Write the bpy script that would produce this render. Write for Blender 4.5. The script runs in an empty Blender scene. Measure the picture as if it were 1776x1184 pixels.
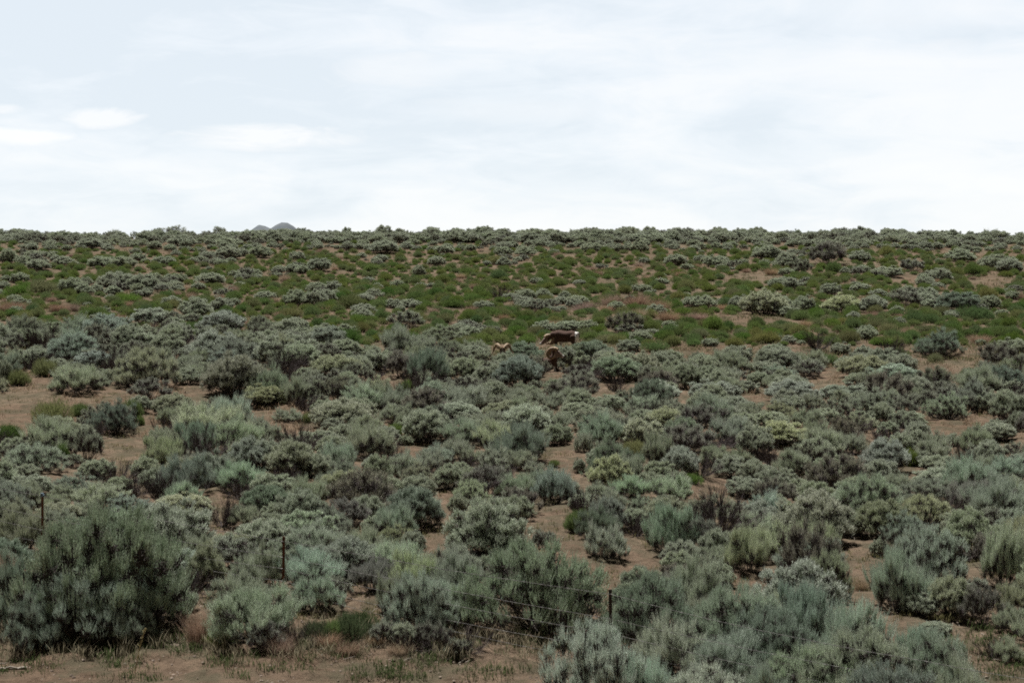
import bpy, bmesh, math, random
import numpy as np
from mathutils import Vector, Matrix, noise as mnoise

# ------------------------------------------------------------------ camera, sky, sun, exposure
scene = bpy.context.scene
COL = scene.collection
RES = (1776, 1184)
F = 1776 / 2 / math.tan(math.radians(15.0))          # focal length in photo pixels (30 degree lens)
PITCH = math.atan(116.0 / F)                          # camera looks 2 degrees down
cam = bpy.data.cameras.new('camera')
cam.sensor_width = 36.0
cam.angle = math.radians(30.0)
cam.clip_start = 0.1
cam.clip_end = 20000.0
camo = bpy.data.objects.new('camera', cam)
camo.location = (0, 0, 0)
camo.rotation_euler = (math.radians(90) - PITCH, 0, 0)
COL.objects.link(camo)
scene.camera = camo

SUN_EL, SUN_AZ = math.radians(66), math.radians(-24)   # azimuth measured from +Y (straight ahead) to +X
SKY_OVER, SKY_BEHIND = .28, .10
world = bpy.data.worlds.new("World")
scene.world = world
world.use_nodes = True
wn, wl = world.node_tree.nodes, world.node_tree.links
wn.clear()
def N(nodes, t, **kw):
    n = nodes.new(t)
    for k, v in kw.items():
        setattr(n, k, v)
    return n
def build_sky():
    out = N(wn, 'ShaderNodeOutputWorld'); bg = N(wn, 'ShaderNodeBackground'); bg.inputs['Strength'].default_value = 0.1
    sky = N(wn, 'ShaderNodeTexSky', sky_type='NISHITA'); sky.sun_disc = False
    sky.sun_elevation = SUN_EL; sky.sun_rotation = SUN_AZ; sky.altitude = 1800; sky.dust_density = 1.5
    tc = N(wn, 'ShaderNodeTexCoord')
    sep = N(wn, 'ShaderNodeSeparateXYZ'); wl.new(tc.outputs['Generated'], sep.inputs[0])
    def mth(op, a, b=None, c=None, clamp=False):
        m = N(wn, 'ShaderNodeMath', operation=op); m.use_clamp = clamp
        for i, v in enumerate((a, b, c)):
            if v is None: continue
            if isinstance(v, (int, float)): m.inputs[i].default_value = v
            else: wl.new(v, m.inputs[i])
        return m.outputs[0]
    az = mth('ARCTAN2', sep.outputs['X'], sep.outputs['Y'])
    el = mth('ARCSINE', sep.outputs['Z'])
    cmb = N(wn, 'ShaderNodeCombineXYZ')
    wl.new(mth('MULTIPLY', az, 7.0), cmb.inputs[0]); wl.new(mth('MULTIPLY', el, 24.0), cmb.inputs[1])
    def nz(scale, det, rough, dist, off):
        mp = N(wn, 'ShaderNodeMapping'); mp.inputs['Location'].default_value = off
        wl.new(cmb.outputs[0], mp.inputs[0])
        t = N(wn, 'ShaderNodeTexNoise'); t.inputs['Scale'].default_value = scale; t.inputs['Detail'].default_value = det
        t.inputs['Roughness'].default_value = rough; t.inputs['Distortion'].default_value = dist
        wl.new(mp.outputs[0], t.inputs['Vector']); return t.outputs['Fac']
    n1 = nz(1.0, 6, 0.55, 0.6, (3.1, 1.7, 0)); n2 = nz(0.45, 3, 0.5, 0.2, (8.3, 4.2, 0)); n3 = nz(2.6, 7, 0.6, 0.9, (1.3, 9.2, 2))
    def ramp(fac, stops):
        r = N(wn, 'ShaderNodeValToRGB'); e = r.color_ramp.elements
        while len(e) < len(stops): e.new(0.5)
        for i, (p, c) in enumerate(stops): e[i].position = p; e[i].color = (*c, 1)
        if fac is not None: wl.new(fac, r.inputs[0])
        return r.outputs[0]
    # puffs of brighter cumulus seen low on the left: (azimuth px, row, half width, half height, strength)
    puffs = None
    for (px, py, rx, ry, a) in ((45, 245, 85, 17, 1.0), (175, 214, 75, 18, 0.9), (490, 240, 190, 26, 0.95), (10, 200, 40, 10, 0.7),
                                (700, 130, 120, 36, 0.55), (900, 190, 190, 26, 0.3), (240, 290, 60, 12, 0.4), (1560, 20, 180, 50, 0.35), (1480, 120, 260, 40, 0.6)):
        A = math.atan((px - 888) / F); E = math.atan((476 - py) / F)
        dx = mth('DIVIDE', mth('SUBTRACT', az, A), rx / F); dy = mth('DIVIDE', mth('SUBTRACT', el, E), ry / F)
        d = mth('ADD', mth('MULTIPLY', dx, dx), mth('MULTIPLY', dy, dy))
        d = mth('ADD', d, mth('MULTIPLY', mth('SUBTRACT', n3, 0.5), 4.2))
        g = mth('MULTIPLY', mth('SUBTRACT', 1.0, d, clamp=True), a)
        puffs = g if puffs is None else mth('MAXIMUM', puffs, g)
    base = mth('ADD', mth('ADD', mth('MULTIPLY', n1, 0.55), mth('MULTIPLY', n2, 0.20)), mth('MULTIPLY', n3, 0.32))
    # paler towards the horizon and the sun side, bluer high on the left
    hz = mth('MULTIPLY', mth('SUBTRACT', 0.09, el), 1.0)
    rt = mth('MULTIPLY', az, 0.34)
    v = mth('ADD', mth('ADD', base, hz), rt)
    cloud = ramp(v, ((0.45, (5.0, 5.42, 5.78)), (0.54, (5.5, 5.82, 6.10)), (0.63, (6.0, 6.14, 6.25)), (0.75, (6.22, 6.28, 6.33))))
    mx = N(wn, 'ShaderNodeMix', data_type='RGBA'); wl.new(mth('MULTIPLY', puffs, 0.80), mx.inputs[0]); wl.new(cloud, mx.inputs[6]); mx.inputs[7].default_value = (6.55, 6.5, 6.46, 1)
    # the cloud sheet covers nearly all of the blue
    mk = N(wn, 'ShaderNodeMix', data_type='RGBA'); mk.inputs[0].default_value = 0.93
    wl.new(sky.outputs[0], mk.inputs[6]); wl.new(mx.outputs[2], mk.inputs[7])
    # unseen sky overhead, beside and behind the camera is dimmed to cut fill light
    over = N(wn, 'ShaderNodeMapRange', interpolation_type='SMOOTHSTEP'); over.inputs[1].default_value = .20; over.inputs[2].default_value = .55; over.inputs[3].default_value = 1; over.inputs[4].default_value = SKY_OVER; wl.new(el, over.inputs[0])
    beh = N(wn, 'ShaderNodeMapRange', interpolation_type='SMOOTHSTEP'); beh.inputs[1].default_value = .45; beh.inputs[2].default_value = .9; beh.inputs[3].default_value = SKY_BEHIND; beh.inputs[4].default_value = 1; wl.new(sep.outputs['Y'], beh.inputs[0])
    dk = N(wn, 'ShaderNodeVectorMath', operation='SCALE'); wl.new(mk.outputs[2], dk.inputs[0]); wl.new(mth('MULTIPLY', over.outputs[0], beh.outputs[0]), dk.inputs['Scale'])
    wl.new(dk.outputs[0], bg.inputs['Color']); wl.new(bg.outputs[0], out.inputs[0])
build_sky()

sun = bpy.data.lights.new('sun', 'SUN'); sun.energy = 5.0; sun.angle = math.radians(4); sun.color = (1.0, 0.98, 0.955)
suno = bpy.data.objects.new('sun', sun)
sd = Vector((math.sin(SUN_AZ) * math.cos(SUN_EL), math.cos(SUN_AZ) * math.cos(SUN_EL), math.sin(SUN_EL)))
suno.rotation_euler = sd.to_track_quat('Z', 'Y').to_euler(); COL.objects.link(suno)

vs = scene.view_settings
scene.display_settings.display_device = 'sRGB'
vs.view_transform = 'Standard'; vs.look = 'None'; vs.gamma = 1; vs.exposure = 0.66
scene.cycles.max_bounces = 6; scene.cycles.diffuse_bounces = 4; scene.cycles.transmission_bounces = 3
scene.cycles.filter_width = 1.85; scene.cycles.use_denoising = False; scene.cycles.denoiser = 'OPENIMAGEDENOISE'; scene.cycles.denoising_input_passes = 'RGB_ALBEDO_NORMAL'; scene.cycles.denoising_prefilter = 'ACCURATE'; scene.cycles.glossy_bounces = 2; scene.cycles.volume_bounces = 0

# ------------------------------------------------------------------ terrain
rs = np.random.RandomState(11)
random.seed(5)
_prof = [(-400, -1.7), (-60, -1.7), (5, -1.7), (9, -3.4), (14, -6.2), (20, -6.45), (28.8, -5.99), (40, -5.40), (56, -4.57), (73.6, -3.64), (92, -2.50), (110, -1.29),
         (130, 0.02), (150, 1.33), (170, 2.52), (190, 3.52), (204, 3.92), (216, 3.96), (235, 3.2), (300, -3), (420, -16), (900, -30), (9000, -30)]
_ys = np.arange(-400, 9000, 0.5)
_zs = np.interp(_ys, [p[0] for p in _prof], [p[1] for p in _prof])
_k = np.exp(-0.5 * (np.arange(-16, 17) * 0.5 / 2.6) ** 2); _k /= _k.sum()
_zs = np.convolve(np.pad(_zs, 16, mode='edge'), _k, mode='valid')
_wv = [(rs.uniform(0, 6.28), rs.uniform(0, 6.28), w, a) for w, a in ((27, .10), (19, .09), (11, .06), (7.5, .05), (5.1, .035), (3.3, .02))]
def terrain(x, y):
    x = np.asarray(x, float); y = np.asarray(y, float)
    z = np.interp(y, _ys, _zs)
    fade = np.clip((y - 12) / 12, 0, 1)
    for i, (a, p, w, am) in enumerate(_wv):
        th = a
        z = z + fade * am * np.sin((x * math.cos(th) + y * math.sin(th)) * 6.283 / w + p + 0.6 * np.sin(x * 6.283 / (w * 1.7) + i))
    far = np.clip((y - 120) / 80, 0, 1)
    z = z + far * 0.22 * np.sin(x / 14.0 + 1.0) + far * 0.12 * np.sin(x / 5.3)
    return z
def tz(x, y): return float(terrain(x, y))
cp, sp = math.cos(PITCH), math.sin(PITCH)
def project(x, y, z):
    f = y * cp - z * sp; u = y * sp + z * cp
    return 888 + F * x / f, 592 - F * u / f
def ray(px, py):
    u = (592 - py) / F; r = (px - 888) / F
    d = np.array([r, cp + u * sp, -sp + u * cp]); return d / np.linalg.norm(d)
_T = np.arange(20, 230, 0.1)
def ground_hit(px, py):
    """the spot of ground seen at a photo pixel"""
    d = ray(px, py)
    zz = d[2] * _T - terrain(d[0] * _T, d[1] * _T)
    below = np.nonzero(zz < 0)[0]
    if len(below) == 0:
        k = int(np.argmin(zz))
    else:
        k = int(below[0])
    t = _T[k]
    return d[0] * t, d[1] * t

# ------------------------------------------------------------------ helpers
def setp(o, label=None, cat=None, group=None, kind=None):
    if label: o['label'] = label
    if cat: o['category'] = cat
    if group: o['group'] = group
    if kind: o['kind'] = kind
    return o
def np_mesh(name, V, Fq, mats, rnd=None, smooth=False, mat_idx=None):
    """mesh from arrays; Fq: (n,4) or (n,3) or list of such arrays"""
    me = bpy.data.meshes.new(name)
    Fl = Fq if isinstance(Fq, list) else [Fq]
    tot = sum(f.size for f in Fl); nf = sum(len(f) for f in Fl)
    me.vertices.add(len(V)); me.vertices.foreach_set('co', np.asarray(V, np.float32).ravel())
    me.loops.add(tot); me.loops.foreach_set('vertex_index', np.concatenate([f.ravel() for f in Fl]).astype(np.int32))
    me.polygons.add(nf)
    st = []; c = 0
    for f in Fl:
        st.append(c + np.arange(len(f)) * f.shape[1]); c += f.size
    me.polygons.foreach_set('loop_start', np.concatenate(st).astype(np.int32))
    if mat_idx is not None: me.polygons.foreach_set('material_index', np.asarray(mat_idx, np.int32))
    me.polygons.foreach_set('use_smooth', np.full(nf, smooth))
    for m in mats: me.materials.append(m)
    me.update(calc_edges=True)
    if rnd is not None:
        a = me.attributes.new('rnd', 'FLOAT', 'FACE'); a.data.foreach_set('value', np.asarray(rnd, np.float32))
    return me
def link(name, data, parent=None, loc=None):
    o = bpy.data.objects.new(name, data); COL.objects.link(o)
    if parent is not None: o.parent = parent
    if loc is not None: o.location = loc
    return o
def unit(v): return v / np.maximum(np.linalg.norm(v, axis=-1, keepdims=True), 1e-9)
def perp(D, rng):
    r = unit(rng.normal(size=D.shape)); a = unit(np.cross(D, r)); return a, np.cross(D, a)
def sprigs(P, D, L, K, ll, lw, rng, c2=0.75, bend=0.25, jit=0.12):
    """leafy shoots: K small pointed leaves along each stem. returns verts, quads, per-face random"""
    n = len(P); a, b = perp(D, rng)
    t = ((np.arange(K) + .5) / K)[None, :, None]
    up = np.array([0, 0, 1.0])
    Lk = L[:, None, None]
    pos = P[:, None, :] + D[:, None, :] * Lk * t + up * Lk * bend * t ** 2
    ps = rng.uniform(0, 6.283, (n, K))
    rad = a[:, None, :] * np.cos(ps)[..., None] + b[:, None, :] * np.sin(ps)[..., None]
    ld = unit(D[:, None, :] + up * bend * 1.6 * t + rad * c2 * rng.uniform(.5, 1.3, (n, K))[..., None] * (.75 + .55 * t))
    pos = pos + rad * (ll * jit)
    wv = unit(np.cross(ld, unit(rng.normal(size=ld.shape))))
    sz = rng.uniform(.7, 1.3, (n, K))[..., None] * (1.1 - .35 * t)
    A = pos; C = pos + ld * ll * sz
    M = pos + ld * ll * sz * .5
    B = M + wv * lw * sz * .5; Dd = M - wv * lw * sz * .5
    V = np.stack([A, B, C, Dd], axis=2).reshape(-1, 3)
    Q = np.arange(n * K * 4).reshape(-1, 4)
    r = (rng.uniform(0, 1, n)[:, None] * .6 + rng.uniform(0, 1, (n, K)) * .4).ravel()
    return V, Q, r
def tubes(paths, radii, sides=4):
    """paths (n,m,3), radii (n,m) -> verts, quads"""
    n, m, _ = paths.shape
    T = np.gradient(paths, axis=1); T = unit(T)
    ref = np.where(np.abs(T[..., 2:3]) > .9, np.array([1., 0, 0]), np.array([0, 0, 1.]))
    a = unit(np.cross(T, ref)); b = np.cross(T, a)
    an = np.arange(sides) * 6.28318 / sides
    V = paths[:, :, None, :] + radii[:, :, None, None] * (a[:, :, None, :] * np.cos(an)[:, None] + b[:, :, None, :] * np.sin(an)[:, None])
    idx = np.arange(n * m * sides).reshape(n, m, sides)
    q = np.stack([idx[:, :-1], np.roll(idx, -1, 2)[:, :-1], np.roll(idx, -1, 2)[:, 1:], idx[:, 1:]], -1).reshape(-1, 4)
    return V.reshape(-1, 3), q
def merge(parts):
    Vs, Qs, Rs, c = [], [], [], 0
    for p in parts:
        Vs.append(p[0]); Qs.append(p[1] + c); c += len(p[0])
        Rs.append(p[2] if len(p) > 2 else np.full(len(p[1]), .5))
    return np.concatenate(Vs), np.concatenate(Qs), np.concatenate(Rs)

# ------------------------------------------------------------------ materials
def mat(name):
    m = bpy.data.materials.new(name); m.use_nodes = True; m.node_tree.nodes.clear(); return m, m.node_tree.nodes, m.node_tree.links
def leaf_mat(name, trans=0.25, hue=0.018, rng_v=(0.62, 1.28)):
    """colour from the object's own colour, varied by object and by shoot"""
    m, n, l = mat(name)
    out = N(n, 'ShaderNodeOutputMaterial'); oi = N(n, 'ShaderNodeObjectInfo'); at = N(n, 'ShaderNodeAttribute', attribute_name='rnd')
    mr = N(n, 'ShaderNodeMapRange'); mr.inputs[3].default_value = rng_v[0]; mr.inputs[4].default_value = rng_v[1]; l.new(at.outputs['Fac'], mr.inputs[0])
    mr2 = N(n, 'ShaderNodeMapRange'); mr2.inputs[3].default_value = .5 - hue; mr2.inputs[4].default_value = .5 + hue; l.new(oi.outputs['Random'], mr2.inputs[0])
    mr3 = N(n, 'ShaderNodeMapRange'); mr3.inputs[3].default_value = 1.12; mr3.inputs[4].default_value = .82
    fr = N(n, 'ShaderNodeMath', operation='FRACT'); mu = N(n, 'ShaderNodeMath', operation='MULTIPLY'); mu.inputs[1].default_value = 7.31
    l.new(oi.outputs['Random'], mu.inputs[0]); l.new(mu.outputs[0], fr.inputs[0]); l.new(fr.outputs[0], mr3.inputs[0])
    hs = N(n, 'ShaderNodeHueSaturation'); l.new(oi.outputs['Color'], hs.inputs['Color']); l.new(mr2.outputs[0], hs.inputs['Hue']); l.new(mr.outputs[0], hs.inputs['Value']); l.new(mr3.outputs[0], hs.inputs['Saturation'])
    d = N(n, 'ShaderNodeBsdfDiffuse'); t = N(n, 'ShaderNodeBsdfTranslucent'); mx = N(n, 'ShaderNodeMixShader'); mx.inputs[0].default_value = trans
    l.new(hs.outputs[0], d.inputs[0]); l.new(hs.outputs[0], t.inputs[0]); l.new(d.outputs[0], mx.inputs[1]); l.new(t.outputs[0], mx.inputs[2]); l.new(mx.outputs[0], out.inputs[0])
    return m
def noise_mat(name, c1, c2, scale=20, rough=.8, bump=0.0, detail=4, metal=0.0):
    m, n, l = mat(name)
    out = N(n, 'ShaderNodeOutputMaterial'); p = N(n, 'ShaderNodeBsdfPrincipled'); tc = N(n, 'ShaderNodeTexCoord')
    t = N(n, 'ShaderNodeTexNoise'); t.inputs['Scale'].default_value = scale; t.inputs['Detail'].default_value = detail; l.new(tc.outputs['Object'], t.inputs['Vector'])
    r = N(n, 'ShaderNodeValToRGB'); r.color_ramp.elements[0].position = .3; r.color_ramp.elements[1].position = .7
    r.color_ramp.elements[0].color = (*c1, 1); r.color_ramp.elements[1].color = (*c2, 1); l.new(t.outputs['Fac'], r.inputs[0]); l.new(r.outputs[0], p.inputs['Base Color'])
    p.inputs['Roughness'].default_value = rough; p.inputs['Metallic'].default_value = metal; p.inputs['Specular IOR Level'].default_value = .25
    if bump:
        b = N(n, 'ShaderNodeBump'); b.inputs['Strength'].default_value = bump; b.inputs['Distance'].default_value = .01; l.new(t.outputs['Fac'], b.inputs['Height']); l.new(b.outputs[0], p.inputs['Normal'])
    l.new(p.outputs[0], out.inputs[0]); return m
M_SAGE = leaf_mat('sage_leaves', .15, .006, (.75, 2.2))
M_GREEN = leaf_mat('green_leaves', .3, .02, (.75, 1.7))
M_DRY = leaf_mat('dry_grass_blades', .3, .012, (.7, 1.25))
M_BARK = noise_mat('sage_bark', (.030, .025, .022), (.085, .070, .060), 14, .9)
M_TWIG = noise_mat('bare_twigs', (.050, .040, .040), (.125, .10, .094), 9, .9)
M_DEAD = noise_mat('dead_wood', (.16, .14, .115), (.38, .33, .27), 30, .9, .4)

def ground_material():
    m, n, l = mat('sandy_soil')
    out = N(n, 'ShaderNodeOutputMaterial'); p = N(n, 'ShaderNodeBsdfDiffuse'); tc = N(n, 'ShaderNodeTexCoord')
    def nz(s, d, r=.55, st=None):
        t = N(n, 'ShaderNodeTexNoise'); t.inputs['Scale'].default_value = s; t.inputs['Detail'].default_value = d; t.inputs['Roughness'].default_value = r
        l.new(tc.outputs['Object'], t.inputs['Vector']); return t.outputs['Fac']
    def ramp(f, stops):
        r = N(n, 'ShaderNodeValToRGB'); e = r.color_ramp.elements
        while len(e) < len(stops): e.new(.5)
        for i, (q, c) in enumerate(stops): e[i].position = q; e[i].color = (*c, 1)
        l.new(f, r.inputs[0]); return r.outputs[0]
    big = ramp(nz(.16, 4), ((.35, (.132, .094, .066)), (.52, (.150, .110, .078)), (.7, (.138, .112, .078))))
    fine = ramp(nz(3.2, 9, .7), ((.30, (.40, .37, .35)), (.47, (.90, .90, .90)), (.70, (1.45, 1.43, 1.4))))
    mx = N(n, 'ShaderNodeMix', data_type='RGBA', blend_type='MULTIPLY'); mx.inputs[0].default_value = .9; l.new(big, mx.inputs[6]); l.new(fine, mx.inputs[7])
    # thin litter and low cover in irregular patches
    lit = ramp(nz(1.1, 8, .68), ((.46, (0, 0, 0)), (.58, (1, 1, 1))))
    li2 = N(n, 'ShaderNodeMath', operation='MULTIPLY'); li2.inputs[1].default_value = .8; l.new(lit, li2.inputs[0])
    mx2 = N(n, 'ShaderNodeMix', data_type='RGBA'); l.new(li2.outputs[0], mx2.inputs[0]); l.new(mx.outputs[2], mx2.inputs[6]); mx2.inputs[7].default_value = (.088, .078, .052, 1)
    l.new(mx2.outputs[2], p.inputs[0])
    b = N(n, 'ShaderNodeBump'); b.inputs['Strength'].default_value = 1.0; b.inputs['Distance'].default_value = .10
    l.new(nz(5.5, 10, .72), b.inputs['Height']); l.new(b.outputs[0], p.inputs['Normal'])
    l.new(p.outputs[0], out.inputs[0]); return m
M_SOIL = ground_material()

def build_ground():
    ys = [-400, -200, -100, -50, -20, 0]
    y = 4.0
    while y < 240: ys.append(y); y += 0.10 + y * 0.0016 if y > 20 else 1.0
    ys += [245, 255, 270, 300, 350, 420, 600, 900, 1500, 2500, 3400]
    ys = np.array(ys); nu = 260
    u = np.linspace(-1, 1, nu); u = .55 * u + .45 * u ** 3 * np.abs(u)
    W = 26 + np.abs(ys) * .95
    X = W[:, None] * u[None, :]; Y = np.repeat(ys[:, None], nu, 1)
    Z = terrain(X, Y)
    rr = np.random.RandomState(3)
    # small crumbs and hummocks of the loose soil
    near = np.clip((Y - 18) / 6, 0, 1) * np.clip((120 - Y) / 50, 0, 1)
    g = rr.normal(size=X.shape); g2 = (g + np.roll(g, 1, 0) + np.roll(g, 1, 1) + np.roll(g, -1, 1)) / 4
    g3 = np.zeros_like(X)
    for w, a in ((1.9, .035), (1.1, .03), (.63, .022)):
        t1, t2 = rr.uniform(0, 6.28, 2)
        g3 += a * np.sin((X * math.cos(t1) + Y * math.sin(t1)) * 6.283 / w + 1.3 * np.sin(Y * 3.1 / w + t2)) * np.sin((X * math.sin(t2) - Y * math.cos(t2)) * 6.283 / w * .8)
    Z = Z + near * (g2 * .03 + g3)
    V = np.stack([X, Y, Z], -1).reshape(-1, 3)
    idx = np.arange(len(ys) * nu).reshape(len(ys), nu)
    q = np.stack([idx[:-1, :-1], idx[:-1, 1:], idx[1:, 1:], idx[1:, :-1]], -1).reshape(-1, 4)
    o = link('ground', np_mesh('ground', V, q, [M_SOIL], smooth=True))
    setp(o, kind='structure'); return o
build_ground()

def build_mountain():
    """a far wooded peak and its lower shoulder, their tips showing above the crest of the slope"""
    m = noise_mat('mountain_haze_tint', (.060, .078, .090), (.120, .130, .135), .05, .95, 0, 8)  # the grey-blue of distance haze is put into the base colour
    D = 2600.0
    xs = np.linspace(-1100, 500, 200); yy = np.linspace(-500, 500, 60)
    X, Y = np.meshgrid(xs, yy)
    def row2z(row): return D * (476 - row) / F
    def pk(px, row, w, wy): 
        cx = (px - 888) / F * D
        return (row2z(row) + 30) * np.exp(-np.abs((X - cx) / w) ** 1.5) * np.exp(-np.abs(Y / wy) ** 1.6)
    H = np.maximum(pk(494, 385.5, 85, 200), pk(452, 391, 70, 240))
    nzv = np.array([mnoise.fractal(Vector((x / 60, y / 60, 3)), 1.0, 2.0, 5) for x, y in zip(X.ravel(), Y.ravel())]).reshape(X.shape)
    Z = H - 30 + nzv * (1.0 + H * .03)
    Z[0, :] = Z[-1, :] = -34; Z[:, 0] = Z[:, -1] = -34
    V = np.stack([X, Y + D, Z], -1).reshape(-1, 3)
    idx = np.arange(V.shape[0]).reshape(X.shape)
    q = np.stack([idx[:-1, :-1], idx[:-1, 1:], idx[1:, 1:], idx[1:, :-1]], -1).reshape(-1, 4)
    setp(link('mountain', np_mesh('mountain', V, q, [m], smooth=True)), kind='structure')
build_mountain()

# ------------------------------------------------------------------ shrub prototypes (shared mesh data)
def dome_lobes(n, W, H, R, rng, lo=.18, irregular=.16):
    """centres of the rounded foliage clumps over an uneven dome W wide, H tall"""
    cs, rads = [], []
    hollow = [(rng.uniform(0, 6.28), rng.uniform(.35, .8), rng.uniform(.25, .45)) for _ in range(1)]
    tries = 0
    while len(cs) < n and tries < 9000:
        tries += 1
        ph = rng.uniform(0, 6.283); ct = rng.uniform(-.02, 1) ; st = math.sqrt(max(0, 1 - ct * ct))
        d = np.array([st * math.cos(ph), st * math.sin(ph), ct])
        k = 1 + irregular * math.sin(2 * ph + 1) * .6 + rng.normal() * irregular * .6
        r = rng.uniform(*R)
        c = np.array([d[0] * (W / 2 - r) * k, d[1] * (W / 2 - r) * k, H * lo + max(d[2], 0) * (H * (1 - lo) - r * 1.2) * k + r * .3])
        if c[2] < r * .6: c[2] = r * .6 + rng.uniform(0, .1)
        if rng.uniform() < .18: c[:2] *= rng.uniform(.2, .8)
        if any(np.linalg.norm((c - q) * (1, 1, .8)) < .54 * (r + s) for q, s in zip(cs, rads)): continue
        if any(abs(((ph - a + 3.14) % 6.283) - 3.14) < w * .5 and abs(st - b) < .18 for a, b, w in hollow): continue
        cs.append(c); rads.append(r)
    return np.array(cs), np.array(rads)
def bush_proto(kind, seed):
    rng = np.random.RandomState(seed)
    W, H = 2.0, 1.25
    # clumps, clump size, shoots per clump, leaves per shoot, shoot length, leaf length, leaf width, spread, uprightness, tufts, tuft spread
    if kind == 'feather':      # tall, plume-like shoots
        nl, R, per, K, L, ll, lw, c2, upw, nt, ts = 38, (.14, .25), 96, 26, (.15, .30), .030, .0145, .34, 1.9, 8, .20
    elif kind == 'dense':      # a large old bush, many plumed clumps
        nl, R, per, K, L, ll, lw, c2, upw, nt, ts = 84, (.09, .18), 70, 20, (.07, .15), .020, .0095, .42, 1.5, 8, .24
    elif kind == 'clump':      # tight cauliflower clumps
        nl, R, per, K, L, ll, lw, c2, upw, nt, ts = 62, (.12, .24), 125, 16, (.05, .11), .031, .0155, .75, .75, 10, .24
    elif kind == 'twiggy':     # half bare
        nl, R, per, K, L, ll, lw, c2, upw, nt, ts = 34, (.12, .23), 62, 13, (.06, .13), .028, .012, .7, .8, 7, .25
    elif kind == 'open':       # gnarled, open crown
        nl, R, per, K, L, ll, lw, c2, upw, nt, ts = 30, (.12, .24), 80, 13, (.06, .12), .034, .015, .8, .7, 6, .3
    C, Rd = dome_lobes(nl, W, H, R, rng, lo={'open': .26, 'clump': .20, 'feather': .16, 'dense': .12, 'twiggy': .26}[kind], irregular={'open': .28, 'feather': .27, 'dense': .22}.get(kind, .17))
    parts = []; tw = []
    Ps, Ds, Ls = [], [], []
    for i, (c, r) in enumerate(zip(C, Rd)):
        n = int(per * (r / np.mean(R)) ** 2)
        tc_ = unit(rng.normal(size=(nt * 3, 3))); tc_ = tc_[tc_[:, 2] > -.08][:nt]; th_ = rng.uniform(.7, 1.3, len(tc_))
        ti = rng.randint(0, len(tc_), n); nn = unit(tc_[ti] + rng.normal(size=(n, 3)) * ts)
        sc = np.array([1, 1, 1.15])
        P = c + nn * r * sc * rng.uniform(.5, .95, len(nn))[:, None] ** .6 * (.85 + .15 * th_[ti])[:, None]
        keep = np.ones(len(P), bool)
        for j, (c2_, r2) in enumerate(zip(C, Rd)):
            if j != i: keep &= np.linalg.norm(P - c2_, axis=1) > r2 * .72
        keep &= P[:, 2] > .03
        P = P[keep]; nn = nn[keep]; tq = th_[ti][keep]
        outw = c.copy(); outw[2] = 0; outw = outw / (W / 2)
        D = unit(nn * .75 + np.array([0, 0, upw]) + outw * .45 + rng.normal(size=P.shape) * .13)
        Ps.append(P); Ds.append(D); Ls.append(rng.uniform(*L, len(P)) * tq * rng.uniform(.75, 1.3) * (1 + .4 * rng.uniform() ** 2))
        # fine twigs that carry the shoots
        k = min(len(P), {'feather': 16, 'dense': 12, 'clump': 12, 'twiggy': 34, 'open': 14}[kind]); sel = rng.choice(len(P), k, replace=False)
        s = c - np.array([0, 0, r * .5]) + rng.normal(size=(k, 3)) * r * .2
        e = P[sel] + D[sel] * (.10 if kind == 'twiggy' else .02)
        mid = (s + e) / 2 + rng.normal(size=(k, 3)) * r * .15
        tw.append(np.stack([s, mid, e], 1))
        k = {'feather': 46, 'dense': 30, 'clump': 40, 'twiggy': 40, 'open': 24}[kind]      # dense dead twigs inside
        s = c + rng.normal(size=(k, 3)) * r * .33 - np.array([0, 0, r * .35]); d = unit(rng.normal(size=(k, 3)) + np.array([0, 0, .6])); e = s + d * r * rng.uniform(.4, .9, (k, 1))
        tw.append(np.stack([s, (s + e) / 2 + rng.normal(size=(k, 3)) * .015, e], 1))
    P = np.concatenate(Ps); D = np.concatenate(Ds); L = np.concatenate(Ls)
    parts.append(sprigs(P, D, L, K, ll, lw, rng, c2, .2))
    # sparser shaded leaves lower inside
    V, Q, r = merge(parts)
    # crown lies on these extents
    # woody branches from the base to every clump
    paths, rad = [], []
    for c, r_ in zip(C, Rd):
        b = np.array([rng.normal() * .07, rng.normal() * .07, -.06])
        e = c - np.array([0, 0, r_ * .35])
        t = np.linspace(0, 1, 8)[:, None]
        ctrl = np.array([e[0] * .75, e[1] * .75, e[2] * .12 + .02])
        p = (1 - t) ** 2 * b + 2 * t * (1 - t) * ctrl + t ** 2 * e
        p += np.cumsum(rng.normal(size=(8, 3)) * .022, axis=0) * np.sin(t * 3.14)
        paths.append(p); r0 = rng.uniform(.009, .020)
        rad.append(np.linspace(r0, .0035, 8))
    b1 = tubes(np.array(paths), np.array(rad), 5)
    twp = np.concatenate(tw); b2 = tubes(twp, np.tile(np.array([.0075, .006, .003]), (len(twp), 1)), 3)
    BV, BQ, _ = merge([(b1[0], b1[1]), (b2[0], b2[1])])
    ex = np.percentile(np.abs(V[:, :2]), 98.5); hz = np.percentile(V[:, 2], 99.3)
    S = np.array([1 / (2 * ex), 1 / (2 * ex), 1 / hz])          # unit width, unit height
    return dict(leaf=(V, Q, r, S), wood=(BV, BQ, S))
def norm_mesh(name, V, Q, S, m, rnd=None):
    # keep a natural 2.0 x 1.2 m frame: instances scale relative to it
    return np_mesh(name, V * S * np.array([2.0, 2.0, 1.2]), Q, [m], rnd)
PROTO = {}
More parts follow.
